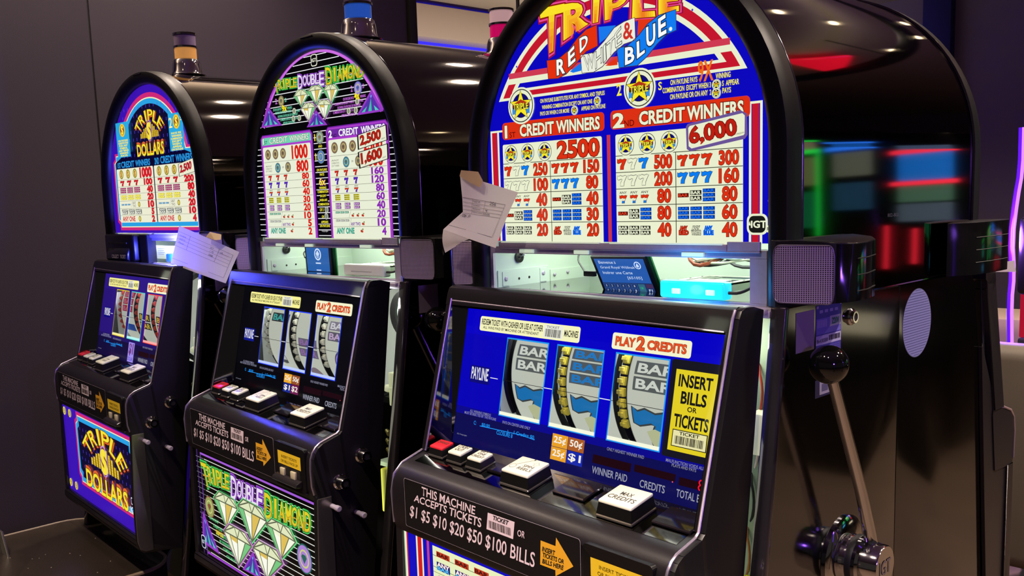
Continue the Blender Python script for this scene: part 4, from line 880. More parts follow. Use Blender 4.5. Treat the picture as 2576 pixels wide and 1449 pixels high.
def art_dol(A):
    glass_shape(A, PVI)
    def band(r, v0, c, l):
        p = [(-.025 + r*math.cos(a), 1.4585 + r*math.sin(a)) for a in [math.pi*k/40 for k in range(41)]]; A.fill([(p[0][0], v0)] + p + [(p[-1][0], v0)], c, l)
    for r, c, l in ((.214, MAG, 1), (.202, CRM, 2), (.199, CYA, 3), (.186, NVY, 4)): band(r, 1.47, c, l)
    def foot(x0, x1, y0, y1, n, c, l): A.fill([(x0 + n, y1), (x1 - n, y1), (x1 - n, y1 - n), (x1, y1 - n*1.6), (x1, y0 + n*1.6), (x1 - n, y0 + n), (x1 - n, y0), (x0 + n, y0), (x0 + n, y0 + n), (x0, y0 + n*1.6), (x0, y1 - n*1.6), (x0 + n, y1 - n)], c, l)
    foot(-.2640, .2240, 1.3215, 1.5290, .014, MAG, 1); foot(-.2560, .2160, 1.3295, 1.5230, .013, CRM, 2); foot(-.2535, .2135, 1.3320, 1.5205, .0125, CYA, 3)
    A.box(-.211, 1.500, .161, 1.530, NVY, 4); A.fill([(-.246, 1.345), (-.246, 1.505), (-.20, 1.520), (.150, 1.520), (.2065, 1.505), (.2065, 1.345)], NVY, 4)
    dashes(A, -.19, .15, 1.515, 1.64, 5)
    dollars_logo(A, -.022, 1.567, .078, 8, .84)
    for x0, x1, y0, y1, n in ((-.2200, -.1395, 1.5175, 1.6095, 0), (.0915, .1680, 1.5170, 1.6080, 1)):
        A.box(x0, y0, x1, y1, (40, 170, 226), 26)
        cx = (x0+x1)/2; A.disc(cx + (.004 if n else 0), y1 - .021, .0175, GOLD, 27); A.disc(cx + (.004 if n else 0), y1 - .021, .0125, (150, 70, 30), 28); A.text('S', cx - .005 + (.004 if n else 0), y1 - .031, cx + .006 + (.004 if n else 0), y1 - .011, YLW, 29, bold=.05)
        if n: A.text('2', x0 + .004, y1 - .034, x0 + .020, y1 - .010, (246, 240, 170), 28); A.text('S', x1 - .012, y1 - .020, x1 - .004, y1 - .008, WHT, 28)
        L = ('PAYS 9X', 'WINNING', 'COMBINATION', 'EXCEPT', 'WHEN 3', 'APPEAR', 'ON PAYLINE') if n else ('ON PAYLINE', 'SUBSTITUTES', 'FOR ANY', 'SYMBOL', 'AND TRIPLES', 'WINNING', 'PAYS')
        for k, t_ in enumerate(L): w_ = (.030 + .004*min(len(t_), 9)) * .9; A.text(t_, cx - w_/2, y1 - .0505 - k*.0066, cx + w_/2, y1 - .0458 - k*.0066, (250, 232, 60), 27, bold=.04)
    A.text('1ST', -.2350, 1.4905, -.2150, 1.5040, (40, 150, 226), 6, bold=.03); A.text('CREDIT', -.2100, 1.4905, -.1300, 1.5060, (40, 150, 226), 6, bold=.03); A.text('WINNERS', -.1220, 1.4905, -.0350, 1.5060, (40, 150, 226), 6, bold=.03)
    A.text('2ND', -.0080, 1.4905, .0170, 1.5060, (40, 150, 226), 6, bold=.03); A.text('CREDIT', .0260, 1.4910, .1020, 1.5080, (40, 150, 226), 6, bold=.03); A.text('WINNERS', .1100, 1.4910, .1950, 1.5080, (40, 150, 226), 6, bold=.03)
    Z = [1.4873, 1.4578, 1.4392, 1.4195, 1.4005, 1.3805, 1.3620, 1.3425]
    for x0, x1, vals in ((-.2440, -.0205, ('1000', '100', '40', '20', '10', '5', '2')), (-.0150, .2060, ('2500', '200', '80', '40', '20', '10', '4'))):
        A.box(x0, Z[-1], x1, Z[0], (236, 236, 210), 6, r=.004); W = x1 - x0; x = lambda f: x0 + W*f
        for k in range(7):
            zt, zb = Z[k], Z[k+1]; h = zt - zb; n = len(vals[k])
            if k < 6: A.box(x0, zb - .0003, x1, zb + .0003, (90, 90, 80), 7)
            if not (k == 0 and n == 4 and vals[0] == '2500'): A.text(vals[k], x(.95) - (.0165 if k == 0 else .0150)*n - .001, zb + h*.12, x(.95), zt - h*.10, (214, 26, 36), 8, bold=.05, out=(120, 10, 20), ow=.02)
            if k == 0:
                for j in range(3): A.disc(x(.13 + j*.19), (zt+zb)/2, .0125, (150, 140, 40), 8); A.disc(x(.13 + j*.19), (zt+zb)/2, .0085, (230, 210, 110), 9); A.text('S', x(.13 + j*.19) - .003, (zt+zb)/2 - .006, x(.13 + j*.19) + .003, (zt+zb)/2 + .006, (170, 90, 30), 10, bold=.05)
            elif k == 1: [A.seven(x(.08 + j*.195), zb + h*.12, x(.20 + j*.195), zt - h*.12, (206, 30, 40), 8, (110, 10, 20)) for j in range(3)]
            elif k == 2: [A.bar(x(.06 + j*.195), zb + h*(.12 + q*.26), x(.225 + j*.195), zb + h*(.34 + q*.26), (130, 30, 80), (200, 110, 150), 8) for j in range(3) for q in range(3)]
            elif k == 3: [A.bar(x(.06 + j*.195), zb + h*(.16 + q*.36), x(.225 + j*.195), zb + h*(.48 + q*.36), (206, 190, 30), (250, 244, 130), 8) for j in range(3) for q in range(2)]
            elif k == 4:
                for j in range(3): A.bar(x(.06 + j*.09), zb + h*.42, x(.135 + j*.09), zb + h*.62, (50, 110, 160), (130, 190, 220), 8)
                A.stroke([(x(.33), zb + h*.15), (x(.37), zt - h*.10)], .0007, (90, 90, 80), 8); A.text('ANY', x(.38), zb + h*.54, x(.47), zt - h*.10, (60, 60, 56), 8, bold=0); A.text('TWO', x(.38), zb + h*.14, x(.47), zb + h*.46, (60, 60, 56), 8, bold=0); A.disc(x(.56), (zt+zb)/2, .0072, (150, 140, 40), 8); A.disc(x(.56), (zt+zb)/2, .0045, (226, 206, 90), 9)
            elif k == 5:
                for j in range(3): A.box(x(.06 + j*.195), zb + h*.14, x(.225 + j*.195), zt - h*.14, (90, 96, 90), 8); A.text('ANY', x(.07 + j*.195), zb + h*.54, x(.215 + j*.195), zt - h*.20, (240, 240, 226), 9, bold=.03); A.text('BAR', x(.07 + j*.195), zb + h*.20, x(.215 + j*.195), zb + h*.48, (240, 240, 226), 9, bold=.03)
            else: A.text('ANY ONE', x(.07), zb + h*.18, x(.42), zt - h*.16, (206, 30, 40), 8, bold=.03); A.disc(x(.55), (zt+zb)/2, .0078, (150, 140, 40), 8); A.disc(x(.55), (zt+zb)/2, .005, (226, 206, 90), 9)
    A.crop(230, 380, 4.83); q = ((1080, 305), (1278, 240), (1270, 75), (1068, 160)); c = sum((Vector(p) for p in q), Vector((0, 0))) / 4
    A.f([tuple(c + (Vector(p) - c) * 1.07) for p in q], (40, 36, 30), 12); A.f(q, (236, 234, 206), 13); A.tq('2,500', (1090, 275), (1225, 225), (1220, 120), (1085, 180), (190, 30, 40), 14, bold=.03, out=(110, 10, 16), ow=.03)
    A.text('IGT', .198, 1.346, .222, 1.360, (220, 226, 250), 12, bold=.03, warp=lambda a, b: (.2060 + b*.014, 1.352 + (1-a)*.026)); A.stroke([(.2050, 1.383), (.2050, 1.404), (.2210, 1.404), (.2210, 1.383)], .003, (220, 226, 250), 12, True)

# ------------------------------------------------------------------ where the machines stand
def MW(s, oy, oz): return Matrix.Translation((-s, oy, oz))
def MD_(s, oy, oz, hx, hy, hz, th): return Matrix.Translation((hx - s, hy + oy, hz + oz)) @ Matrix.Rotation(-math.radians(th), 4, 'Z')
POSE = {'rwb': ((0, 0, 0), (-.3124, -.0065, 0, 4.28)), 'tdd': ((.7823, .0328, .0001), (-.3112, -.0074, .0018, 4.51)), 'dol': ((1.5259, .0154, .0102), (-.2896, -.0093, 0, 4.57))}
W_ = {k: MW(*a) for k, (a, b) in POSE.items()}; T_ = {k: MD_(*a, *b) for k, (a, b) in POSE.items()}
def panel(T, y0, z0, y1, z1):
    A = Art(T @ Vector((0, y0, z0)), T.to_3x3() @ Vector((1, 0, 0)), T.to_3x3() @ Vector((0, y1 - y0, z1 - z0))); return A
def linked(A, B):                                        # draw on A with measurements cast on the twin panel B
    A.uv = B.uv; A.crop = B.crop; return A
def ray_to(p, P0, N):
    d = CR * ((p[0] - PCX) / FPX) - CU * ((p[1] - PCY) / FPX) + CF; N = Vector(N); return CAM + d * ((Vector(P0) - CAM).dot(N) / d.dot(N))

# ------------------------------------------------------------------ reel glass
VZ = lambda z: (z - .9751) / .2457 * .25058
WIN = ((.113, .206), (.227, .3205), (.345, .439)); WZ = (VZ(1.0455), VZ(1.164))
def reel_glass(dr, kind):
    T = T_[kind]; A = panel(T, -.0737, .9751, -.0245, 1.2208); R = panel(T_['rwb'], -.0737, .9751, -.0245, 1.2208)
    if kind != 'rwb': linked(A, R)
    up, lo, lw = {'rwb': ((6, 2, 196), (12, 12, 84), .9), 'tdd': ((8, 8, 14), (5, 5, 12), .6), 'dol': ((44, 22, 130), (22, 14, 66), .8)}[kind]  # lower part darker: print and weaker backlight, both put into the colour
    x0, x1, y0, y1 = -.0060, .5415, .008, VZ(1.2120)
    A.box(x0, WZ[1], x1, y1, up, 0); A.box(x0, WZ[0], WIN[0][0], WZ[1], up, 0, lit=.85); A.box(WIN[0][1], WZ[0], WIN[1][0], WZ[1], up, 0); A.box(WIN[1][1], WZ[0], WIN[2][0], WZ[1], up, 0); A.box(WIN[2][1], WZ[0], x1, WZ[1], up, 0, lit=.85)
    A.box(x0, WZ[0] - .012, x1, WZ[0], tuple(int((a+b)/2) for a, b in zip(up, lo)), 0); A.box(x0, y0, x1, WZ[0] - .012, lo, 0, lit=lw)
    edge = {'rwb': [(30, 150, 240)]*3, 'tdd': [(40, 70, 250)]*3, 'dol': [(220, 196, 30), (90, 214, 210), (236, 60, 50)]}[kind]
    for (a, b), c in zip(WIN, edge):
        t = .0016; A.box(a - t, WZ[0] - t, b + t, WZ[0] + .0006, c, 2); A.box(a - t, WZ[1] - .0006, b + t, WZ[1] + t, c, 2); A.box(a - t, WZ[0], a + .0004, WZ[1], c, 2, lit=.8); A.box(b - .0006, WZ[0], b + t, WZ[1], c, 2)
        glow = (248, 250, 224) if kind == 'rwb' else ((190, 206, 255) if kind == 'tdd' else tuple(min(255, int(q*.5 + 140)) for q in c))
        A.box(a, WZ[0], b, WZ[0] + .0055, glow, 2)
        A.box(a, VZ(1.0990) - .0004, b, VZ(1.0990) + .0004, (20, 20, 20), 3, lit=0)
    # header lamps seen at the top edge
    Y1 = (250, 246, 190) if kind != 'rwb' else (244, 244, 226)
    A.box(.060, y1 - .006, .305, y1, Y1, 1); A.box(.350, y1 - .008, .535, y1, Y1, 1)
    # signs
    A.crop(1370, 740, 3.451); e = A.uv((300, 432)); A.crop(1080, 720, 3.45); s = A.uv((450, 268)); A.box(s[0], e[1] + .001, e[0], s[1] + .002, (246, 244, 190) if kind == 'rwb' else (248, 242, 150), 3, r=.004)
    W, H = e[0] - s[0], s[1] - e[1]; X_ = lambda f: s[0] + W*f; Yv = lambda f: e[1] + .001 + H*f
    A.text('REDEEM TICKET WITH CASHIER OR USE AT OTHER', X_(.02), Yv(.46), X_(.655), Yv(.86), INK, 4, bold=.02); A.text('ALL WINS PAID BY MACHINE OR ATTENDANT', X_(.04), Yv(.17), X_(.62), Yv(.36), INK, 4, bold=.01)
    A.box(X_(.665), Yv(.10), X_(.845), Yv(.95), (236, 236, 222), 4, r=.001); A.text('TICKET', X_(.69), Yv(.74), X_(.81), Yv(.90), INK, 5, bold=.0); barcode(A, X_(.68), Yv(.16), X_(.83), Yv(.68), 5, lit=.3); A.text('MACHINES', X_(.86), Yv(.32), X_(.985), Yv(.74), INK, 4, bold=.02)
    A.crop(1370, 740, 3.451); s = A.uv((598, 330)); e = A.uv((1268, 562)); A.box(s[0], e[1], e[0], s[1], (246, 244, 206), 3, r=.004); W, H = e[0]-s[0], s[1]-e[1]; X_ = lambda f: s[0] + W*f; Yv = lambda f: e[1] + H*f
    ORG = (226, 84, 40)
    A.text('PLAY', X_(.05), Yv(.26), X_(.30), Yv(.76), ORG, 4, bold=.03, out=(150, 30, 10), ow=.03); A.text('2', X_(.335), Yv(.14), X_(.425), Yv(.88), ORG, 4, bold=.03, out=(150, 30, 10), ow=.03); A.text('CREDITS', X_(.47), Yv(.24), X_(.94), Yv(.74), ORG, 4, bold=.03, out=(150, 30, 10), ow=.03)
    # payline
    A.crop(1080, 720, 3.45); a, b = A.uv((325, 800)), A.uv((555, 690)); pv = VZ(1.0990)
    A.box(.0300, pv - .0125, .0800, pv + .0155, (10, 8, 120) if kind != 'tdd' else (14, 24, 140), 2, r=.002); A.text('PAYLINE', .0335, pv - .0065, .0760, pv + .0125, (226, 226, 236), 4, bold=.02)
    for a, b in ((.0815, .1000), (.2075, .2255), (.3225, .3430)): A.box(a, pv - .0006, b, pv + .0006, (236, 236, 246), 3)
    LG = (150, 150, 176)
    def ln(t_, l, r, h, col=LG, lay=3, lit=.8): a, b = A.uv(l), A.uv(r); A.text(t_, a[0], (a[1]+b[1])/2, b[0], (a[1]+b[1])/2 + h, col, lay, bold=.01, lit=lit)
    ln('ALL WINNING SYMBOLS', (355, 1092), (535, 1130), .0042); ln('MUST BE BISECTED BY THE PAYLINE', (308, 1105), (580, 1168), .0042); ln('PAYS ON CENTER LINE ONLY', (637, 1192), (875, 1246), .0044); ln('(C) Copyright', (242, 1288), (328, 1302), .0026)
    BL = (30, 150, 250)
    def vf(t_, l, r, h): a, b = A.uv(l), A.uv(r); A.text(t_, a[0], (a[1]+b[1])/2, b[0], (a[1]+b[1])/2 + h, BL, 4, bold=.01)
    vf('C:', (388, 1200), (408, 1203), .0062); vf('$0.00', (455, 1222), (525, 1232), .0062); vf('CLOSURE 8', (585, 1285), (722, 1318), .0062); vf('1 Credit= $0.', (735, 1284), (915, 1340), .0062)
    A.l([(440, 1212), (800, 1292), (915, 1334)], .0011, BL, 4); A.l([(684, 1246), (686, 1282)], .0009, BL, 4)
    # denominations
    A.crop(1370, 740, 3.451); a = A.uv((75, 1204)); b = A.uv((350, 1449)); c = A.uv((345, 1440))
    u0, u1, v1 = a[0], a[0] + .0660, a[1]; v0 = v1 - .0385
    if kind == 'rwb': D4 = (('25\u00a2', (232, 160, 40)), ('50\u00a2', (170, 92, 40)), ('25\u00a2', (232, 160, 40)), ('$1', (20, 40, 170)))
    elif kind == 'tdd': D4 = (('25\u00a2', (238, 170, 50)), ('50\u00a2', (150, 80, 40)), ('$1', (20, 40, 140)), ('$2', (110, 20, 80)))
    else: D4 = ()
    for k, (t_, c) in enumerate(D4):
        x = u0 + (k % 2) * .0335; y = v1 - .0190 - (k // 2) * .0195; A.box(x, y, x + .0325, y + .0188, c, 3); A.text(t_, x + .004, y + .0035, x + .0285, y + .0155, (246, 240, 226), 4, bold=.02)
    if kind == 'dol': A.box(u0 + .010, v0 - .012, u0 + .052, v1, (160, 140, 240), 3); A.text('$1', u0 + .017, v0 + .006, u0 + .045, v1 - .004, (110, 60, 130), 4, bold=.05); A.text('DOLLAR', u0 + .014, v0 - .008, u0 + .048, v0 + .001, (70, 60, 170), 4)
    # meters
    A.crop(1400, 1080, 3.927)
    for q in ((365, 245, 730, 425), (775, 345, 1170, 520), (1215, 470, 1440, 610)):
        a, b = A.uv((q[0], q[1])), A.uv((q[2], q[3])); A.box(a[0], b[1], b[0], a[1], (40, 6, 20), 2, lit=.6)
    ln('ONLY HIGHEST WINNER PAID', (500, 205), (865, 295), .0044); ln('WINNER PAID', (350, 430), (695, 525), .0100, (170, 172, 190)); ln('CREDITS', (820, 575), (1068, 628), .0100, (170, 172, 190)); ln('TOTAL BET', (1182, 665), (1480, 745), .0100, (170, 172, 190))
    ln('MALFUNCTION VOIDS ALL', (1082, 318), (1460, 405), .0042); ln('PLAYS AND PAYS', (1140, 365), (1380, 425), .0042)
    q = A.uv((1148, 520)); A.disc(q[0], q[1], .0010, (255, 90, 100), 4, n=10)
    if kind == 'rwb': q = A.uv((1400, 560)); A.text('8', q[0], q[1] - .006, q[0] + .010, q[1] + .009, (250, 20, 50), 4, bold=-.005)
    if kind == 'rwb':
        A.crop(1370, 740, 3.451); s = A.uv((1110, 572)); e = A.uv((1030, 1400)); A.box(s[0], e[1], .540, s[1] + .002, (26, 26, 40), 2, r=.004, lit=.7)
        s = A.uv((1152, 648)); e = A.uv((1062, 1345)); x0, x1, y1, y0 = (s[0] + e[0]) / 2, .5190, s[1], e[1]; A.box(x0, y0, x1, y1, (226, 206, 36), 3)
        W, H = x1 - x0, y1 - y0; X_ = lambda f: x0 + W*f; Yv = lambda f: y0 + H*f
        A.text('INSERT', X_(.10), Yv(.795), X_(.90), Yv(.940), INK, 4, bold=.03); A.text('BILLS', X_(.20), Yv(.590), X_(.80), Yv(.735), INK, 4, bold=.03); A.text('OR', X_(.38), Yv(.500), X_(.60), Yv(.560), INK, 4, bold=.02); A.text('TICKETS', X_(.09), Yv(.300), X_(.91), Yv(.450), INK, 4, bold=.03)
        A.box(X_(.08), Yv(.055), X_(.93), Yv(.265), INK, 4); A.box(X_(.10), Yv(.065), X_(.91), Yv(.255), (232, 226, 170), 5); A.text('TICKET', X_(.26), Yv(.205), X_(.74), Yv(.245), INK, 6, bold=.02); barcode(A, X_(.16), Yv(.09), X_(.86), Yv(.19), 6, lit=.3)
    g = A.build('reel_glass', dr)
    # clear panes over the reel windows
    if 'pane' not in MC:
        m = bpy.data.materials.new('clear_window_glass'); m.use_nodes = True; nt = m.node_tree; nt.nodes.clear()
        o = nt.nodes.new('ShaderNodeOutputMaterial'); mx = nt.nodes.new('ShaderNodeMixShader'); t = nt.nodes.new('ShaderNodeBsdfTransparent'); gl = nt.nodes.new('ShaderNodeBsdfGlossy'); fr = nt.nodes.new('ShaderNodeLayerWeight')
        t.inputs[0].default_value = (.93, .95, .94, 1); gl.inputs['Roughness'].default_value = .03; fr.inputs[0].default_value = .5
        pw = nt.nodes.new('ShaderNodeMath'); pw.operation = 'POWER'; pw.inputs[1].default_value = 5; ad = nt.nodes.new('ShaderNodeMath'); ad.operation = 'ADD'; ad.inputs[1].default_value = .03; ad.use_clamp = True
        nt.links.new(fr.outputs['Facing'], pw.inputs[0]); nt.links.new(pw.outputs[0], ad.inputs[0]); nt.links.new(ad.outputs[0], mx.inputs[0]); nt.links.new(t.outputs[0], mx.inputs[1]); nt.links.new(gl.outputs[0], mx.inputs[2]); nt.links.new(mx.outputs[0], o.inputs[0]); MC['pane'] = m
    for a, b in WIN:
        mb = MB().mat(MC['pane']); B = Matrix.Translation(A.O) @ Matrix((( A.U.x, A.V.x, A.N.x, 0), (A.U.y, A.V.y, A.N.y, 0), (A.U.z, A.V.z, A.N.z, 0), (0, 0, 0, 1)))
        mb.box((a, WZ[0], -.003), (b, WZ[1], -.001)); mb.build('window_pane', dr, B)

# ------------------------------------------------------------------ bill sticker and belly glass
def sticker(dr, kind):
    T = T_[kind]; A = panel(T, -.1834, 0, -.1834, 1); R = panel(T_['rwb'], -.1834, 0, -.1834, 1)
    if kind != 'rwb': linked(A, R)
    PW = (226, 206, 216); K = dict(lit=0)
    A.box(.0200, .8715, .4135, .9505, (150, 140, 150), 0, r=.004, **K); A.box(.0208, .8722, .4128, .9498, (10, 9, 11), 1, r=.004, **K)
    A.crop(1000, 1080, 3.927)
    A.tq('THIS MACHINE', (240, 650), (765, 842), (772, 762), (242, 566), PW, 2, bold=.015, **K); A.tq('ACCEPTS TICKETS', (165, 708), (826, 970), (832, 882), (175, 645), PW, 2, bold=.015, **K)
    A.tq('$1 $5 $10 $20 $50 $100 BILLS', (122, 868), (1352, 1388), (1362, 1222), (132, 748), PW, 2, bold=.010, **K)
    A.f([(880, 985), (1143, 1085), (1158, 915), (893, 822)], PW, 2, **K); A.tq('TICKET', (942, 890), (1092, 945), (1102, 905), (950, 852), INK, 3, bold=.02, **K)
    a, b = A.uv((905, 975)), A.uv((1125, 1050)); c = A.uv((915, 895)); barcode(A, a[0], (a[1]+b[1])/2, b[0], c[1] - .001, 3)
    A.tq('OR', (1185, 1050), (1256, 1078), (1262, 1012), (1190, 990), PW, 2, bold=.01, **K)
    A.crop(980, 1000, 2.8); AM = (226, 166, 40); A.f([(1065, 1006), (1170, 1046), (1174, 986), (1296, 1190), (1170, 1258), (1169, 1216), (1062, 1176)], AM, 2, **K)
    A.tq('INSERT', (1076, 1080), (1165, 1112), (1168, 1080), (1080, 1048), INK, 3, bold=.02, **K); A.tq('TICKETS OR', (1078, 1120), (1228, 1172), (1231, 1142), (1082, 1090), INK, 3, bold=.02, **K); A.tq('BILLS HERE', (1078, 1164), (1224, 1214), (1228, 1184), (1082, 1134), INK, 3, bold=.02, **K)
    A.build('bill_sticker', dr)
    # bill acceptor
    mb = MB().mat(P('acceptor_black', (14, 13, 14), .3)); fr = rrect(.4190, .8660, .5345, .9485, .006)
    mb.prism(fr, lambda x, z: (x, -.176, z), lambda x, z: (x, -.1850, z), .0012, 1)
    ba = mb.build('bill_acceptor', dr, T)
    mb = MB().mat(P('bezel_lip', (54, 50, 52), .15, .6)); mb.px([(-.185, .8905), (-.197, .886), (-.199, .8795), (-.185, .8770)], .428, .522, .001, 1); mb.mat(DARK); mb.box((.434, -.1856, .8905), (.516, -.183, .9060))
    mb.mat(P('clear_bezel', (190, 180, 150), .15)); mb.box((.446, -.190, .8890), (.462, -.1855, .9030), .001); mb.box((.486, -.190, .8890), (.504, -.1855, .9030), .001); mb.build('mouth', ba, T)
    A = panel(T, -.1854, 0, -.1854, 1); A.box(.4330, .9085, .5200, .9330, (226, 190, 40), 1, lit=0); A.text('INSERT TICKETS', .4480, .9215, .5060, .9265, (110, 90, 10), 2, bold=.0, lit=0); A.text('OR BILLS FACE UP', .4450, .9130, .5090, .9180, (110, 90, 10), 2, bold=.0, lit=0); A.build('yellow_label', ba)
def belly(dr, kind):
    T = T_[kind]; A = panel(T, -.1725, 0, -.1725, 1); x0, x1, z0, z1 = -.0035, .5495, .6155, .8565
    if kind == 'rwb':
        A.box(x0, z0, x1, z1, BLU, 0); A.crop(1000, 1080, 3.927)
        U = lambda px: A.uv((px, 1150))[0]
        for a, b, c in ((60, 74, (120, 140, 110)), (74, 94, WHT), (94, 106, CRI), (185, 200, WHT), (200, 238, (214, 26, 30)), (238, 252, WHT), (290, 312, (196, 60, 140))): A.box(U(a), z0, U(b), z1, c, 1)
        tx = U(345); A.box(tx, z0, x1 - .02, z1 - .006, (232, 240, 190), 1)
        for q, kind_ in (((348, 1235), 0), ((348, 1345), 0)): v = A.uv(q)[1]; A.box(tx, v - .0005, x1, v + .0005, (110, 120, 80), 2)
        c0 = tx + .010
        for k in range(3):
            u = c0 + k * .047
            v = A.uv((390 + k*185, 1215 + k*78))[1]; A.bar(u, .8350, u + .034, .8440, (196, 60, 30), (60, 10, 10), 3)
            A.box(u, .8135, u + .034, .8270, (20, 40, 120), 3); A.text('ANY', u + .002, .8200, u + .032, .8262, (240, 250, 250), 4, bold=.03, out=(190, 40, 30), ow=.04); A.text('BAR', u + .002, .8140, u + .032, .8200, (90, 190, 240), 4, bold=.03)
            A.text('ANY', u, .7980, u + .034, .8060, WHT, 3, bold=.0, out=(110, 120, 90), ow=.03)
        for k, t_ in enumerate(('10', '5', '2')): A.text(t_, c0 + .165, .8330 - k*.0205, c0 + .190, .8460 - k*.0205, RED, 3, bold=.04, out=DKR)
        for k in range(1, 9): A.box(tx, .8290 - k*.0210, x1 - .02, .8298 - k*.0210, (110, 120, 80), 2)
    elif kind == 'tdd':
        A.box(x0, z0, x1, z1, (5, 5, 6), 0, lit=.6); v = z0 + .01
        while v < z1 - .012: A.box(.050, v, .538, v + .0016, (236, 236, 226), 1); A.box(.006, v, .046, v + .0014, (150, 150, 150), 1, lit=.6); v += .0118
        A.box(.030, z1 - .010, .545, z1 - .0055, (160, 90, 210), 2); A.box(.0300, z0, .0335, z1 - .0055, (110, 60, 170), 2); A.box(.012, z0, .0145, z1, (90, 50, 150), 2); A.box(.030, z0 + .004, .545, z0 + .009, (150, 60, 200), 2)
        A.crop(470, 1130, 2.567)
        title_tdd(A, quadword('TRIPLE', (118, 208), (280, 262), (278, 168), (95, 92), 0) + quadword('DOUBLE', (290, 290), (495, 378), (498, 278), (288, 178), 1) + quadword('DIAMOND', (508, 412), (806, 545), (808, 420), (506, 290), 0))
        GE, PE = (100, 222, 130), (206, 130, 214)
        gem(A, ((215, 272), (310, 325), (335, 385), (265, 502), (182, 312)), GE, 14); gem(A, ((372, 322), (485, 382), (525, 465), (430, 595), (335, 362)), GE, 14); gem(A, ((555, 447), (670, 507), (712, 598), (620, 705), (520, 482)), GE, 14)
        gem(A, ((285, 482), (385, 537), (430, 625), (345, 752), (250, 524)), PE, 20); gem(A, ((475, 587), (590, 650), (632, 735), (530, 838), (437, 632)), PE, 20)
        deco(A, ((105, 600), (105, 395), (215, 680)), 4); deco(A, ((372, 772), (440, 655), (500, 840)), 26); c = A.uv((150, 372)); coin(A, c, .0245, 6, (150, 160, 90), (130, 80, 60)); c = A.uv((762, 708)); coin(A, c, .0290, 6, (170, 130, 210), (40, 100, 90))
        for k in range(6): a, b = A.uv((150 + k*22, 440 + k*50)), A.uv((215 + k*26, 485 + k*52)); A.text(('ON PAYLINE', 'TRIPLES', 'ANY SYMBOL', 'IN WINNING', 'COMBINATION', 'ON PAYLINE')[k], a[0], a[1] - .003, a[0] + .045 + .004*k, a[1] + .003, (90, 210, 130), 8, bold=.02)
        a = A.uv((190, 530)); A.text('TRIPLES', a[0], a[1] - .005, a[0] + .038, a[1] + .004, (240, 200, 30), 9, bold=.04)
        for p in ((68, 575), (112, 595)): q = A.uv(p); A.box(q[0]-.011, q[1]-.015, q[0]+.011, q[1]+.015, (214, 220, 240), 8, r=.006); A.box(q[0]-.009, q[1]-.013, q[0]+.009, q[1]+.013, (10, 10, 40), 9, r=.005); A.text('IGT', q[0]-.007, q[1]-.004, q[0]+.007, q[1]+.004, (214, 220, 240), 10, bold=.02)
    else:
        A.box(x0, z0, x1, z1, PVI, 0)
        def foot(x0, x1, y0, y1, n, c, l): A.fill([(x0 + n, y1), (x1 - n, y1), (x1 - n, y1 - n), (x1, y1 - n*1.6), (x1, y0 + n*1.6), (x1 - n, y0 + n), (x1 - n, y0), (x0 + n, y0), (x0 + n, y0 + n), (x0, y0 + n*1.6), (x0, y1 - n*1.6), (x0 + n, y1 - n)], c, l)
        foot(.098, .548, .652, .852, .016, MAG, 1); foot(.108, .542, .661, .843, .015, CRM, 2); foot(.1105, .540, .6635, .8405, .0145, CYA, 3); foot(.122, .532, .676, .829, .014, NVY, 4)
        dashes(A, .14, .52, .685, .82, 5, .026, .020)
        A.crop(0, 880, 2.546); dollars_logo(A, .330, .742, .158, 8, .62)
        for u, v in ((.060, .838), (.012, .838), (.060, .636), (.012, .636)): A.disc(u, v, .0115, (226, 206, 70), 6); A.disc(u, v, .0070, (90, 70, 40), 7); A.text('$', u - .003, v - .005, u + .003, v + .005, YLW, 8, bold=.05)
        A.text('IGT', .505, .668, .540, .682, (226, 230, 250), 24, bold=.03); A.box(.512, .688, .532, .706, (226, 230, 250), 24, r=.004); A.box(.5145, .6905, .5295, .7035, NVY, 25, r=.003)
    A.build('belly_glass', dr)

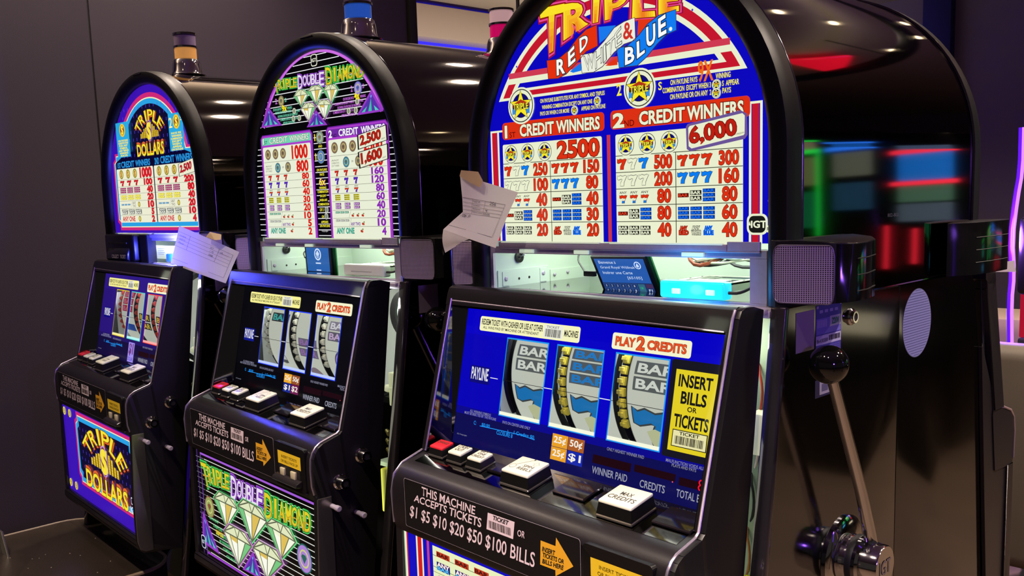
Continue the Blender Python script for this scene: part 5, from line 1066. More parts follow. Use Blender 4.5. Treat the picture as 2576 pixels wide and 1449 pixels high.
# ------------------------------------------------------------------ the service bay between glass and door
def service_bay(root, kind):
    M = W_[kind]
    mb = MB().mat(STEEL)                                 # pressed steel frame round the opening
    o = (-.2905, 1.2315, .2225, 1.3155); i = (-.2805, 1.2368, .1979, 1.2944) if kind != 'dol' else (-.0850, 1.2368, .1979, 1.2944)
    y0, y1 = -.002, .003
    mb.box((o[0], y0, i[3]), (o[2], y1, o[3] - .010), .0006, 1); mb.box((o[0], y0, o[1]), (o[2], y1, i[1]), .0006, 1); mb.box((o[0], y0, i[1]), (i[0], y1, i[3])); mb.box((i[2], y0, i[1]), (o[2], y1, i[3]))
    mb.box((-.262, -.007, o[3] - .012), (.166, -.001, o[3] - .0025), .0012, 2); mb.box((.166, -.006, o[3] - .011), (.214, -.001, o[3] + .001), .0006, 1)
    mb.box((-.262, -.006, 1.3020), (.214, -.002, 1.3042), .0006, 1)
    fr = mb.build('service_frame', root, M)
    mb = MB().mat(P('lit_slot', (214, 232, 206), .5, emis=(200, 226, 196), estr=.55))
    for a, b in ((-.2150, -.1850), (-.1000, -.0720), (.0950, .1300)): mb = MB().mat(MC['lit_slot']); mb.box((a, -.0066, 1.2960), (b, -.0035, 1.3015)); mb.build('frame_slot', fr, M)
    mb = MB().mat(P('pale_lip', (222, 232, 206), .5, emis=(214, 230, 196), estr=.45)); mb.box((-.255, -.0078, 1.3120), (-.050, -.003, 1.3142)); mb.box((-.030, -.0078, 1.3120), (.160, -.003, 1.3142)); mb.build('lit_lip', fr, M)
    mb = MB().mat(MINT)                                   # bare metal bay
    mb.box((-.290, .004, 1.2315), (.225, .250, 1.2350)); mb.box((-.290, .246, 1.235), (.225, .250, 1.330)); mb.box((-.288, .004, 1.235), (-.2845, .246, 1.330)); mb.box((.2215, .004, 1.235), (.225, .246, 1.330)); mb.box((-.290, .010, 1.3300), (.225, .25, 1.3320))
    mb.box((-.2845, .010, 1.2350), (-.2825, .135, 1.2640), .0005, 1); mb.box((-.2845, .14, 1.2350), (-.2830, .246, 1.2560))
    for y in (.020, .112): mb.box((-.2825, y, 1.2370), (-.2815, y + .016, 1.2610), .0003, 1)
    bay = mb.build('service_bay', root, M)
    mb = MB()
    for y, z, r in ((.028, 1.249, .0042), (.120, 1.252, .0042), (.150, 1.247, .003), (.185, 1.249, .003)): mb.mat(STEEL); mb.lathe([(r, 0), (r, .0016), (r*.6, .0030), (r*.3, .0030)], (-.2825, y, z), (1, 0, 0), 12)
    mb.mat(DARK)
    for y, z in ((.060, 1.247), (.085, 1.2475)): mb.lathe([(.0022, 0), (.0022, .0006)], (-.2825, y, z), (1, 0, 0), 10)
    mb.build('screw', bay, M)
    mb = MB().mat(RUB); mb.lathe([(.0095, 0), (.0095, .003), (.0060, .004), (.0045, .002)], (-.2835, .062, 1.2835), (1, 0, 0), 24); mb.mat(STEEL); mb.tube([(-.281, .062, 1.2835), (-.262, .055, 1.2890)], .0012, 6, 0); mb.build('grommet', bay, M)
    lamp('bay_tube_light', 'AREA', (0, 0, 0), 1.15, (.90, 1, .86), .44, .16 if kind != 'dol' else .02, parent=bay).location = (M @ Vector((-.03, .13 if kind != 'dol' else .016, 1.326))) - Vector(bay['_o'])
    rnd = random.Random(len(kind) * 7); WC = [(200, 214, 196), (60, 64, 66), (120, 90, 60), (40, 44, 46), (226, 230, 200), (150, 70, 40), (70, 110, 80)]
    for k in range(12):
        x0, x1 = rnd.uniform(-.02, .06), rnd.uniform(.10, .21); y = rnd.uniform(.11, .22); mb = MB().mat(D(WC[k % 7]))
        mb.tube([(x0, y, rnd.uniform(1.275, 1.31)), ((x0*2+x1)/3, y - .03, rnd.uniform(1.262, 1.29)), ((x0+2*x1)/3, y + .02, rnd.uniform(1.265, 1.30)), (x1, y, rnd.uniform(1.28, 1.315))], .0015 + .0007 * (k % 3), 6, 2); mb.build('cable', bay, M)
    return fr, bay
def slab(name, parent, q, thick, mat, world=True):        # q: four world corners bl, br, tr, tl of the visible face
    n = (q[1] - q[0]).cross(q[3] - q[0]).normalized(); mb = MB().mat(mat); c = [mb.bm.verts.new(p) for p in q]; b = [mb.bm.verts.new(p - n * thick) for p in q]
    mb.face(c); mb.face(list(reversed(b)))
    for k in range(4): mb.face([c[k], b[k], b[(k+1) % 4], c[(k+1) % 4]])
    return mb.build(name, parent), n
def screen(bay, kind):
    M = W_[kind]; oy = POSE[kind][0][1]; Ny = (0, 1, 0)
    if kind == 'rwb': q = [ray_to(p, (0, y, 0), Ny) for p, y in (((1521, 736), .066), ((1656, 741), .066), ((1632, 652), .030), ((1485, 646), .030))]
    else: q = [ray_to(p, (0, oy + y, 0), Ny) for p, y in (((772, 684), .060), ((836, 688), .060), ((832, 621), .052), ((766, 619), .052))]
    q[2] = q[1] + q[3] - q[0]
    s, n = slab('display_screen', bay, q, .010, P('screen_bezel', (24, 30, 40), .3))
    U = (q[1] - q[0]); V = (q[3] - q[0]); at = lambda a, b, h=0: q[0] + U * a + V * b + n * h
    A = Art((0, 0, 0), (1, 0, 0), (0, 0, 1), lambda u, v, h: at(u, v, h + .0002))
    LB, WB = (60, 116, 196), (206, 224, 250)
    if kind == 'rwb':
        A.box(.05, .30, .96, .95, (44, 100, 190), 1, lit=.8); A.box(.04, .04, .97, .30, (34, 60, 120), 1, lit=.7)
        for t_, a, b, c, d_ in (('Bienvenue \u00e0', .12, .82, .44, .90), ('Grand Royal W\u00f4linak', .12, .67, .76, .76), ('Ins\u00e9rer une Carte', .13, .54, .68, .62), ('[65105]', .56, .39, .82, .48)): A.text(t_, a, b, c, d_, WB, 2, bold=.0)
        A.disc(.82, .78, .06, WB, 2, ry=.10); A.disc(.82, .78, .045, (44, 100, 190), 3, ry=.075); A.fill([(.79, .76), (.82, .84), (.85, .76), (.82, .72)], WB, 4)
        for r_, row in enumerate(('12345.', '67890.')):
            for k, ch in enumerate(row): x = .06 + k*.105; A.box(x, .17 - r_*.12, x + .095, .275 - r_*.12, (70, 110, 180), 2, lit=.8); A.box(x + .005, .175 - r_*.12, x + .09, .27 - r_*.12, (34, 60, 120), 3, lit=.7); A.text(ch, x + .035, .195 - r_*.12, x + .06, .25 - r_*.12, (170, 180, 200), 4, bold=0)
        A.box(.70, .055, .82, .275, (60, 120, 150), 2, lit=.7); A.text('OK', .73, .14, .79, .20, (40, 190, 120), 3); A.box(.84, .17, .96, .275, (90, 60, 110), 2, lit=.6); A.text('F1', .87, .08, .93, .14, WB, 3)
    else:
        A.box(.05, .05, .93, .95, (40, 100, 176), 1, lit=.9); c = (.50, .70); A.disc(*c, .13, WB, 2, ry=.23); A.disc(*c, .095, (40, 100, 176), 3, ry=.175); A.fill([(.43, .72), (.50, .86), (.57, .72), (.54, .66), (.56, .62), (.50, .655), (.44, .62), (.46, .66)], WB, 4); A.text('W', .45, .55, .55, .64, WB, 4, bold=.02); A.box(.40, .34, .60, .39, WB, 2); A.box(.41, .08, .59, .12, WB, 2)
    A.build('screen_picture', s)
    mb = MB().mat(GREENPCB); d_ = U.normalized()
    for k, (a, m_) in enumerate(((.004, GREENPCB),)):
        p = [q[1] + d_*.001 - n*.004, q[1] + d_*(.013 if kind == 'tdd' else .007) - n*.004, q[2] + d_*(.013 if kind == 'tdd' else .007) - n*.004, q[2] + d_*.001 - n*.004]; c = [mb.bm.verts.new(v) for v in p]; b = [mb.bm.verts.new(v - n*.003) for v in p]; mb.face(c); mb.face(list(reversed(b))); [mb.face([c[j], b[j], b[(j+1) % 4], c[(j+1) % 4]]) for j in range(4)]
    mb.build('circuit_board', s)
    mb = MB().mat(RUB); L = q[3].lerp(q[0], .45)
    if kind == 'rwb':
        P1 = ray_to((1468, 678), (0, .07, 0), Ny); P2 = ray_to((1450, 650), (0, .10, 0), Ny); mb.tube([L - U*.02, L - U*.22, P1, P2, P2 + Vector((0, .02, .02))], .0016, 8, 2); mb.box(L - U*.23 - Vector((.0005, .004, .005)), L - U*.03 + Vector((0, .004, .003)), .001)
    else: mb.tube([L - U*.02, L - U*.25 + Vector((0, .01, .01)), L - U*.5 + Vector((0, .04, .015)), Vector(M @ Vector((-.2, .2, 1.31)))], .0016, 8, 2)
    mb.build('lead', s)
def card_reader(bay, kind):
    M = W_[kind]; oy = POSE[kind][0][1]; Ny = (0, 1, 0)
    px = ((1664, 748), (1825, 757), (1820, 714), (1652, 704)) if kind == 'rwb' else ((868, 695), (966, 699), (962, 668), (859, 664))
    yf = -.012 if kind == 'rwb' else .010
    q = [ray_to(p, (0, oy + yf, 0), Ny) for p in px]; zb = min(q[0].z, q[1].z); zt = max(q[2].z, q[3].z)
    xa, xb = (q[0].x + q[3].x)/2, (q[1].x + q[2].x)/2; zb = max(zb, 1.2375)
    m = P('cyan_lit_bezel', (40, 190, 236), .25, emis=(20, 205, 255), estr=1.15) if kind == 'rwb' else P('milky_bezel', (232, 236, 228), .3)
    mb = MB().mat(m); mb.box((xa, oy + yf, zb), (xb, oy + yf + .020, zt), .004, 3)
    mb.mat(P('cyan_core', (200, 250, 255), .3, emis=(150, 245, 255), estr=1.3) if kind == 'rwb' else P('bezel_slot', (190, 192, 186), .4))
    if kind == 'rwb':
        for f in (.20, .72): mb.box((xa + (xb-xa)*f, oy + yf - .0008, zb + .006), (xa + (xb-xa)*(f+.14), oy + yf + .002, zb + .014), .002, 2)
    else: mb.box((xa + (xb-xa)*.20, oy + yf - .0006, (zb*.62 + zt*.38)), (xa + (xb-xa)*.72, oy + yf + .002, (zb*.52 + zt*.48)), .0005, 1)
    cr = mb.build('card_reader', bay)
    if kind == 'rwb': lamp('bezel_glow', 'POINT', (0, 0, 0), .35, (.04, .35, 1), .012, parent=cr).location = Vector(((xa+xb)/2, oy + yf - .016, (zb+zt)/2)) - Vector(cr['_o'])
    mb = MB().mat(P('reader_metal', (206, 214, 196), .35, .6)); z = zt - .004; L = .125
    mb.box((xa + .004, oy + yf + .020, z - .0015), (xa + .012, oy + yf + L, z + .0015), .0004, 1); mb.box((xb - .016, oy + yf + .020, z - .0015), (xb - .004, oy + yf + L, z + .0015), .0004, 1); mb.box((xa + .004, oy + yf + L - .016, z - .0012), (xb - .004, oy + yf + L, z + .0012)); mb.box((xb - .006, oy + yf + .02, z - .010), (xb - .004, oy + yf + L, z + .0015))
    mb.box((xa + .026, oy + yf + .034, z + .0005), (xb - .026, oy + yf + .060, z + .002), .0005, 1); mb.box((xa + .018, oy + yf + .020, z - .001), (xa + .021, oy + yf + L, z + .001)); mb.box((xa + .030, oy + yf + .060, z - .001), (xa + .033, oy + yf + L, z + .001))
    mb.mat(P('reader_board', (14, 14, 40), .35)); mb.box((xa + .012, oy + yf + .020, z - .007), (xb - .016, oy + yf + L - .01, z - .004)); mb.mat(DARK)
    for k in range(3): mb.lathe([(.0014, 0), (.0014, .0005)], (xb - .010, oy + yf + .035 + k*.03, z + .0015), (0, 0, 1), 8); mb.lathe([(.0014, 0), (.0014, .0005)], (xa + .008, oy + yf + .035 + k*.03, z + .0015), (0, 0, 1), 8)
    mb.build('reader_chassis', cr)
    mb = MB().mat(RUB); mb.tube([(xb + .001, oy + yf + .008, zb + .010), (xb + .018, oy + yf + .012, zb + .010), (xb + .026, oy + yf + .045, zb + .022), (xb + .022, oy + yf + .085, zt + .004)], .0022, 8, 2); mb.box((xb + .014, oy + yf + .080, zt - .004), (xb + .026, oy + yf + .095, zt + .014), .001); mb.build('reader_lead', cr)
def printer_bay(root, kind):                              # ticket printer in place of the left half of the window
    M = W_[kind]
    mb = MB().mat(P('printer_black', (17, 15, 16), .3)); mb.box((-.296, -.030, 1.2390), (-.1150, .02, 1.3120), .006, 3); mb.box((-.104, -.016, 1.2345), (-.060, .01, 1.3110), .002, 1)
    pr = mb.build('ticket_printer', root, M)
    mb = MB().mat(P('printer_chin', (34, 32, 33), .2)); mb.px([(-.0305, 1.2760), (-.038, 1.2620), (-.040, 1.2450), (-.0305, 1.2400)], -.270, -.135, .002, 2); mb.mat(DARK); mb.box((-.268, -.0325, 1.2860), (-.150, -.029, 1.2900)); mb.build('ticket_chute', pr, M)
    A = Art(M @ Vector((0, -.0405, 0)), (1, 0, 0), (0, 0, 1)); A.text('COLLECT', -.2300, 1.2480, -.1850, 1.2575, (220, 214, 220), 1, bold=.02, lit=0); A.text('TICKET', -.1760, 1.2480, -.1400, 1.2575, (220, 214, 220), 1, bold=.02, lit=0); A.build('printed_words', pr)
    mb = MB().mat(P('printer_label', (240, 246, 234), .6)); mb.box((-.200, .030, 1.2440), (.020, .033, 1.2790)); lb = mb.build('printer_body', pr, M)
    A = Art(M @ Vector((0, .0298, 0)), (1, 0, 0), (0, 0, 1)); A.text('ithaca', -.1820, 1.2530, -.1100, 1.2660, (60, 66, 70), 1, bold=0, lit=0)
    for k in range(4): A.box(-.098, 1.2560 + k*.005, -.060 + .004*(k % 2), 1.2572 + k*.005, (150, 160, 156), 1, lit=0)
    A.build('label_print', lb)

# ------------------------------------------------------------------ build the three open machines
NAMES = {'rwb': 'large blue backlit slot machine with red, white and blue paytable, nearest the camera',
         'tdd': 'middle slot machine with black pinstriped diamond paytable and blue tower light',
         'dol': 'farthest slot machine with purple dollar paytable and amber tower light'}
def interior(cab, kind):
    M = W_[kind]
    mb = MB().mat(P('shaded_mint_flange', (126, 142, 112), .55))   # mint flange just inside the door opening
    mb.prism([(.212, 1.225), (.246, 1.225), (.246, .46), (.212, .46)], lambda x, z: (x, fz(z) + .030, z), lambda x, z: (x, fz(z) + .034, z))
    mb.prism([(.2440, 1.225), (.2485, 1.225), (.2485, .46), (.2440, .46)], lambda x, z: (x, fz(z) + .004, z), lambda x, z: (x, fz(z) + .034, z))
    fl = mb.build('door_flange', cab, M)
    pl = P('cream_latch', (236, 236, 200), .4, emis=(226, 230, 190), estr=.12)
    for z0, z1, m in (((1.045, 1.10, pl), (.86, .885, YEL)) if kind == 'rwb' else ((1.0, 1.065, pl), (.80, .885, YEL))):
        mb = MB().mat(m); y = fz(z0) + .012; mb.box((.216, y, z0), (.243, y + .03, z1), .003)
        if m is pl and kind != 'rwb': mb.lathe([(.007, 0), (.008, .006), (.005, .012), (.005, .03)], (.205, y + .004, (z0 + z1) / 2), (1, 0, .1), 14)
        mb.build('latch' if m is pl else 'yellow_guard', cab, M)
    if kind != 'rwb':
        mb = MB().mat(P('fan_white', (206, 226, 214), .5)); mb.lathe([(.034, 0), (.034, .004), (.001, .005)], (.19, .035, 1.165), (0, -1, 0), 30); mb.mat(RUB); mb.lathe([(.034, 0), (.034, .010), (.048, .012), (.050, 0)], (.19, .036, 1.165), (0, -1, 0), 30, cap=False); mb.build('fan', cab, M)
        mb = MB().mat(DARK); mb.box((.195, .0, 1.04), (.232, .06, 1.13), .004); mb.build('power_module', cab, M)
        for k in range(3): mb = MB().mat(P('brass_screw', (214, 196, 110), .25, .9)); mb.lathe([(.004, 0), (.004, .02), (.0055, .021), (.0055, .026)], (.208, fz(.93) + .02, .915 + k*.018), (1, -.5, 0), 10); mb.build('terminal', cab, M)
        mb = MB().mat(P('pale_ledge', (196, 214, 190), .5)); mb.box((.19, fz(.89) + .012, .885), (.244, .10, .893)); mb.build('ledge', cab, M)
    for k, c in enumerate(((176, 60, 40), (226, 200, 190), (30, 30, 30), (150, 90, 40))):
        mb = MB().mat(D(c)); z = 1.13 - .07*k; mb.tube([(.19, .04, z + .05), (.215, fz(z) + .028, z + .03), (.228, fz(z) + .022, z - .01), (.21, fz(z) + .03, z - .06), (.18, .04, z - .09)], .0018, 6, 2); mb.build('wire', cab, M)
    lamp('door_lamp', 'AREA', (0, 0, 0), .09, (.93, 1, .74), .03, .62, (.25, 1, .1), parent=cab).location = (M @ Vector((.206, -.085, .93))) - Vector(cab['_o'])
def stickers(cab, kind):
    M = W_[kind]; A = Art(M @ Vector((.2622, 0, 0)), (0, 1, 0), (0, 0, 1))
    A.box(.0000, 1.1750, .0480, 1.2270, (150, 136, 158), 1, lit=0); A.build('blank_sticker', cab)
    if kind == 'rwb':
        A = Art(M @ Vector((.2622, 0, 0)), (0, 1, 0), (0, 0, 1)); K = dict(lit=0)
        A.box(.0520, 1.1560, .1230, 1.2310, (66, 58, 150), 1, **K); A.box(.0525, 1.1780, .1225, 1.1905, (176, 172, 214), 2, **K); barcode(A, .088, 1.1815, .120, 1.1885, 3); A.text('86430380', .0545, 1.1810, .0850, 1.1860, (40, 36, 60), 3, bold=.0, **K)
        A.box(.0530, 1.1920, .1220, 1.2130, (112, 104, 196), 2, **K)
        for k in range(9): A.box(.056 + k*.003, 1.2010, .0575 + k*.003, 1.2110, (176, 172, 220), 3, **K)
        A.box(.0900, 1.2000, .1210, 1.2140, (170, 180, 190), 3, **K); A.text('220V', .0960, 1.2030, .1160, 1.2110, (30, 110, 90), 4, bold=.03, **K)
        for k in range(4): A.box(.062 + k*.014, 1.2200, .071 + k*.014, 1.2240, (150, 146, 200), 2, **K)
        for k in range(7): A.box(.054, 1.1595 + k*.0025, .120, 1.1601 + k*.0025, (100, 92, 180), 2, **K)
        A.build('rating_plate', cab)
        A = Art(M @ Vector((.2622, 0, 0)), (0, 1, 0), (0, 0, 1)); A.box(.0520, 1.1080, .0960, 1.1320, (34, 28, 70), 1, **K); A.box(.0640, 1.1110, .0930, 1.1290, (140, 134, 160), 2, **K); A.box(.0700, 1.1150, .0870, 1.1250, (80, 76, 110), 3, **K); A.build('small_label', cab)
        mb = MB(); lock(mb, (.262, .151, 1.2062), (1, 0, 0), .0095, .008); mb.build('lock', cab, M)
        mb = MB().mat(STEEL)
        for p in ((.0555, 1.2285), (.1205, 1.2290), (.1190, 1.1570)): mb.lathe([(.0022, 0), (.0018, .0012)], (.2622, *p), (1, 0, 0), 10)
        mb.build('rivet', cab, M)
for kind in ('rwb', 'tdd', 'dol'):
    M, T = W_[kind], T_[kind]; base = M @ Vector((-.03, .1, 0))
    root = empty('slot_machine', base, NAMES[kind], 'slot machine')
    cab = cabinet(root, M, kind); top_box(root, M, kind)
    if kind != 'rwb': candle(root, M, .118 if kind == 'dol' else .112, ('amber', 'clear') if kind == 'dol' else ('blue', 'clear'))
    else: candle(root, M, .14, ('white', 'clear'))
    A = Art(M @ Vector((0, 0, 0)), (1, 0, 0), (0, 0, 1)); {'rwb': art_rwb, 'tdd': art_tdd, 'dol': art_dol}[kind](A); g = A.build('top_glass', root)
    speaker(root, M, 1, kind)
    if kind != 'dol': speaker(root, M, -1, kind)
    fr, bay = service_bay(root, kind)
    if kind != 'dol': screen(bay, kind); card_reader(bay, kind)
    else:
        printer_bay(root, kind)
        mb = MB().mat(P('cyan_lit_bezel_b', (40, 120, 255), .25, emis=(30, 70, 255), estr=1.6)); p = ray_to((446, 640), (0, .0154 + .006, 0), (0, 1, 0)); mb.box((p.x - .020, p.y - .022, 1.2510), (p.x + .080, p.y, 1.2730), .004, 3); cr = mb.build('card_reader', bay)
        lamp('bezel_glow', 'POINT', (0, 0, 0), 22, (.06, .07, 1), .015, parent=cr).location = Vector((p.x + .045, p.y - .030, 1.266)) - Vector(cr['_o'])
    interior(cab, kind); stickers(cab, kind)
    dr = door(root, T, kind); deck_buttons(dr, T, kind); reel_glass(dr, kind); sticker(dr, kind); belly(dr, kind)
    reels(root, T, kind)
    lamp('reel_lamp', 'AREA', (0, 0, 0), 1.3, (.96, 1, .90), .50, .02, parent=dr).location = (T @ Vector((.275, -.008, 1.206))) - Vector(dr['_o'])
    bpy.data.objects[-1] if False else None
    if kind != 'dol' or True: lever(root, M)
    if kind == 'dol':
        mb = MB().mat(P('grey_tube', (176, 190, 170), .4)); a, b = ray_to((362, 1388), (0, -.02, 0), (0, 1, 0)), ray_to((436, 1410), (0, -.02, 0), (0, 1, 0)); mb.tube([a, b], .014, 14, 0); mb.build('hopper_tube', cab)
        mb = MB().mat(P('grey_disc', (90, 104, 90), .4)); c = ray_to((462, 1405), (0, -.03, 0), (0, 1, 0)); mb.lathe([(.042, 0), (.045, .004), (.045, .02)], c, (1, -.4, 0), 28); mb.build('hopper_disc', cab)

# ------------------------------------------------------------------ machines standing back to back with them
BL_ = {'rwb': 'dark slot machine back to back with the blue one, round vent on its side', 'tdd': 'dark slot machine behind the middle one, pink and white tower light on top', 'dol': 'dark slot machine back to back with the farthest one'}
for kind in ('rwb', 'tdd', 'dol'):
    (s, oy, oz), dp = POSE[kind]
    M = MW(s, oy, oz) @ Matrix.Translation((-.06, 2 * DEPTH, 0)) @ Matrix.Rotation(math.pi, 4, 'Z')
    T = M @ Matrix.Translation((-.3124, -.0065, 0)) @ Matrix.Rotation(-math.radians(1.0), 4, 'Z')
    root = empty('slot_machine', M @ Vector((-.03, .1, 0)), BL_[kind], 'slot machine')
    cab = cabinet(root, M, 'back'); top_box(root, M, 'back', False); speaker(root, M, 1, 'back'); speaker(root, M, -1, 'back'); door(root, T, 'back')
    mb = MB().mat(P('dark_glass', (10, 10, 20), .08)); mb.px([(-.0737, .984), (-.0255, 1.2100), (-.022, 1.2100), (-.070, .984)], -.006, .5415); mb.box((-.0035, -.1725, .6155), (.5495, -.169, .8565)); mb.build('dark_glass', root, T)
    if kind == 'tdd': candle(root, M, (.62 - .535), ('pink', 'white'), x=-.03)
    if kind == 'rwb':
        A = Art(MW(s, oy, oz) @ Vector((.2621, 0, 0)), (0, 1, 0), (0, 0, 1)); A.disc(.3757, 1.172, .0535, (70, 70, 100), 1, n=48, lit=0); A.disc(.3757, 1.172, .0525, (122, 122, 176), 2, n=48, lit=0)
        for k in range(26):
            v = 1.172 - .050 + k*.004; hw = math.sqrt(max(0, .051**2 - (v - 1.172)**2)); A.box(.3757 - hw, v, .3757 + hw, v + .0009, (80, 80, 128), 3, lit=0)
        A.build('vent_grille', cab)
        A = Art(MW(s, oy, oz) @ Vector((.2621, 0, 0)), (0, 1, 0), (0, 0, 1)); A.text('802-803', .262, 1.338, .298, 1.343, (70, 70, 80), 1, bold=0, lit=0); A.build('number_tag', cab)

# ------------------------------------------------------------------ paper notes taped to the machines
def paper_mat(name, col, tr):
    m = bpy.data.materials.new(name); m.use_nodes = True; nt = m.node_tree; b = nt.nodes['Principled BSDF']; b.inputs['Base Color'].default_value = (*lin(col), 1); b.inputs['Roughness'].default_value = .7
    t = nt.nodes.new('ShaderNodeBsdfTranslucent'); t.inputs[0].default_value = (*lin(col), 1); mx = nt.nodes.new('ShaderNodeMixShader'); mx.inputs[0].default_value = tr
    o = nt.nodes['Material Output']; nt.links.new(b.outputs[0], mx.inputs[1]); nt.links.new(t.outputs[0], mx.inputs[2]); nt.links.new(mx.outputs[0], o.inputs[0]); return m
PAPER = paper_mat('white_paper', (240, 230, 226), .42); TAPE = paper_mat('masking_tape', (226, 202, 160), .3)
def sheet(name, rows, label, group, n=10):
    L = [ray_to(a, (0, y, 0), (0, 1, 0)) for a, b, y in rows]; R = [ray_to(b, (0, y + dy, 0), (0, 1, 0)) for (a, b, y), dy in zip(rows, [.004]*len(rows))]
    def pos(u, v, h=0):
        f = min(v, .9999) * (len(rows) - 1); i = int(f); k = f - i; return L[i].lerp(L[i+1], k).lerp(R[i].lerp(R[i+1], k), u) + Vector((0, -h + .0012*math.sin(u*4 + v*3), 0))
    root = empty(name, pos(.5, .5), label, 'paper note', group)
    mb = MB().mat(PAPER); m_ = n * 2; g = [[mb.bm.verts.new(pos(i / n, j / m_)) for i in range(n + 1)] for j in range(m_ + 1)]
    for j in range(m_):
        for i in range(n): mb.face([g[j][i], g[j][i+1], g[j+1][i+1], g[j+1][i]])
    return root, mb, pos
r1, mb, pos1 = sheet('paper_note', [((1157, 440), (1305, 484), -.044), ((1162, 500), (1288, 520), -.050), ((1163, 533), (1275, 549), -.053), ((1138, 555), (1262, 582), -.058), ((1115, 577), (1246, 624), -.064)],
             'creased white form taped beside the blue machine, lower corner curled', 'handwritten forms taped to the machines')
b0, b1 = pos1(0, 1), pos1(.52, 1); q = [b0, b1, ray_to((1146, 620), (0, -.046, 0), (0, 1, 0)), ray_to((1120, 636), (0, -.044, 0), (0, 1, 0))]
N = 8; g = [[mb.bm.verts.new((q[0].lerp(q[1], i/N)).lerp(q[3].lerp(q[2], i/N), j/N) + Vector((0, -.004*math.sin(math.pi*j/N), 0))) for i in range(N+1)] for j in range(N+1)]
for j in range(N):
    for i in range(N): mb.face([g[j][i], g[j][i+1], g[j+1][i+1], g[j+1][i]])
mb.build('sheet', r1, normals=False, deg=50)
def form(root, pos, words, rows_, u1, lines):
    A = Art((0, 0, 0), (1, 0, 0), (0, 0, 1), lambda u, v, h: pos(u, v, h + .0012)); C = (128, 116, 116); K = dict(lit=0)
    for v in rows_: A.fill([(.02, v), (u1, v), (u1, v + .006), (.02, v + .006)], C, 0, **K)
    for u in lines: A.fill([(u, rows_[0]), (u + .005, rows_[0]), (u + .005, rows_[-1]), (u, rows_[-1])], C, 0, **K)
    A.fill([(u1, rows_[0]), (u1 + .005, rows_[0]), (u1 + .005, .86), (u1, .86)], C, 0, **K); A.fill([(.0, .86), (u1, .86), (u1, .866), (.0, .866)], C, 0, **K)
    for t_, u, v, w_, h, c in words: A.text(t_, u, v + h, u + w_, v, c, 1, bold=0, **K)
    A.build('form_print', root)
GR = (96, 88, 92); PEN = (70, 64, 84)
form(r1, pos1, [('ASSET ID', .24, .245, .14, .035, GR), ('Location', .24, .315, .14, .035, GR), ('BinGestion', .24, .385, .17, .035, GR), ('M\u00e8tre (r\u00e9el)', .24, .455, .22, .035, GR), ('256', .58, .225, .13, .06, PEN), ('v', .52, .385, .05, .04, PEN), ('0505', .50, .455, .14, .045, PEN), ('706 9', .04, .54, .20, .07, PEN)], [.23, .30, .37, .44, .51], .88, [.22, .48])
mb = MB().mat(TAPE); tp = lambda L: [ray_to(p, (0, y, 0), (0, 1, 0)) for p, y in L]
P5 = tp([((1156, 443), -.049), ((1160, 428), -.046), ((1203, 432), -.046), ((1215, 455), -.050), ((1208, 472), -.0555), ((1180, 458), -.053)]); mb.poly(P5); bmesh.ops.solidify(mb.bm, geom=mb.bm.faces[:], thickness=.0008)
mb.build('tape', r1, normals=False)
r2, mb, pos2 = sheet('paper_note', [((451, 568), (603, 634), -.058), ((440, 612), (585, 673), -.062), ((429, 662), (567, 713), -.066)], 'white form taped between the farthest and middle machines, half lit blue', 'handwritten forms taped to the machines')
mb.build('sheet', r2, normals=False, deg=50)
form(r2, pos2, [('Location', .06, .20, .10, .05, GR), ('ASSET ID', .06, .30, .10, .05, GR), ('Meter', .06, .40, .10, .05, GR), ('257', .58, .18, .06, .055, PEN), ('1.70', .60, .28, .06, .055, PEN), ('0408', .60, .38, .07, .055, PEN), ('19', .76, .20, .035, .055, PEN)], [.14, .24, .34, .44, .54], .94, [.22, .72])
mb = MB().mat(TAPE); mb.poly(tp([((518, 596), -.068), ((528, 583), -.060), ((557, 590), -.058), ((556, 603), -.066), ((540, 604), -.072)])); bmesh.ops.solidify(mb.bm, geom=mb.bm.faces[:], thickness=.0008); mb.build('tape', r2, normals=False)
# the sheet hanging behind the far speaker
q = [ray_to(p, (0, .70, 0), (0, 1, 0)) for p in ((2466, 684), (2556, 684), (2552, 655), (2466, 668))]
r3 = empty('paper_note', q[0], 'pale sheet of paper sticking out below the rear speaker at the right', 'paper note'); mb = MB().mat(PAPER); mb.poly(q); mb.build('sheet', r3, normals=False)

# ------------------------------------------------------------------ chair in front of the farthest machine
ch = empty('slot_chair', (-1.665, -.34, 0), 'dark brown leather chair seat in front of the farthest machine, dusty, with piped edge', 'chair')
LEA = P('dark_brown_leather', (44, 36, 30), .38, noise=(9, .2), bump=(180, .25))
mb = MB().mat(LEA); pts = rrect(-1.950, -.62, -1.385, -.075, .09, 6); mb.pz(pts, .425, .500, .012, 3); mb.build('seat', ch)
mb = MB().mat(P('leather_piping', (128, 112, 92), .4)); pp = [Vector((x, y, .4985)) for x, y in rrect(-1.948, -.618, -1.387, -.077, .09, 6)]; mb.tube(pp + [pp[0]], .005, 8, 0); mb.build('piping', ch)
mb = MB().mat(P('dust', (150, 140, 124), .8)); rnd = random.Random(2)
for k in range(16): x, y = rnd.uniform(-1.9, -1.45), rnd.uniform(-.4, -.12); mb.box((x, y, .5001), (x + .003, y + .002, .5012))
tag(mb.build('crumbs', ch), kind='stuff')
mb = MB().mat(LEA); mb.box((-1.93, -.70, .44), (-1.41, -.63, .95), .03, 3); mb.build('backrest', ch)
mb = MB().mat(P('ribbed_metal', (120, 116, 104), .3, .8))
a, b = ray_to((4, 1338), (0, -.36, 0), (0, 1, 0)), ray_to((34, 1449), (0, -.36, 0), (0, 1, 0)); d_ = b - a
for k in range(4): o_ = Vector((.011*k - .035, 0, 0)); mb.tube([a + o_, b + o_ + d_*.4], .0042, 8, 0)
mb.build('side_frame', ch)
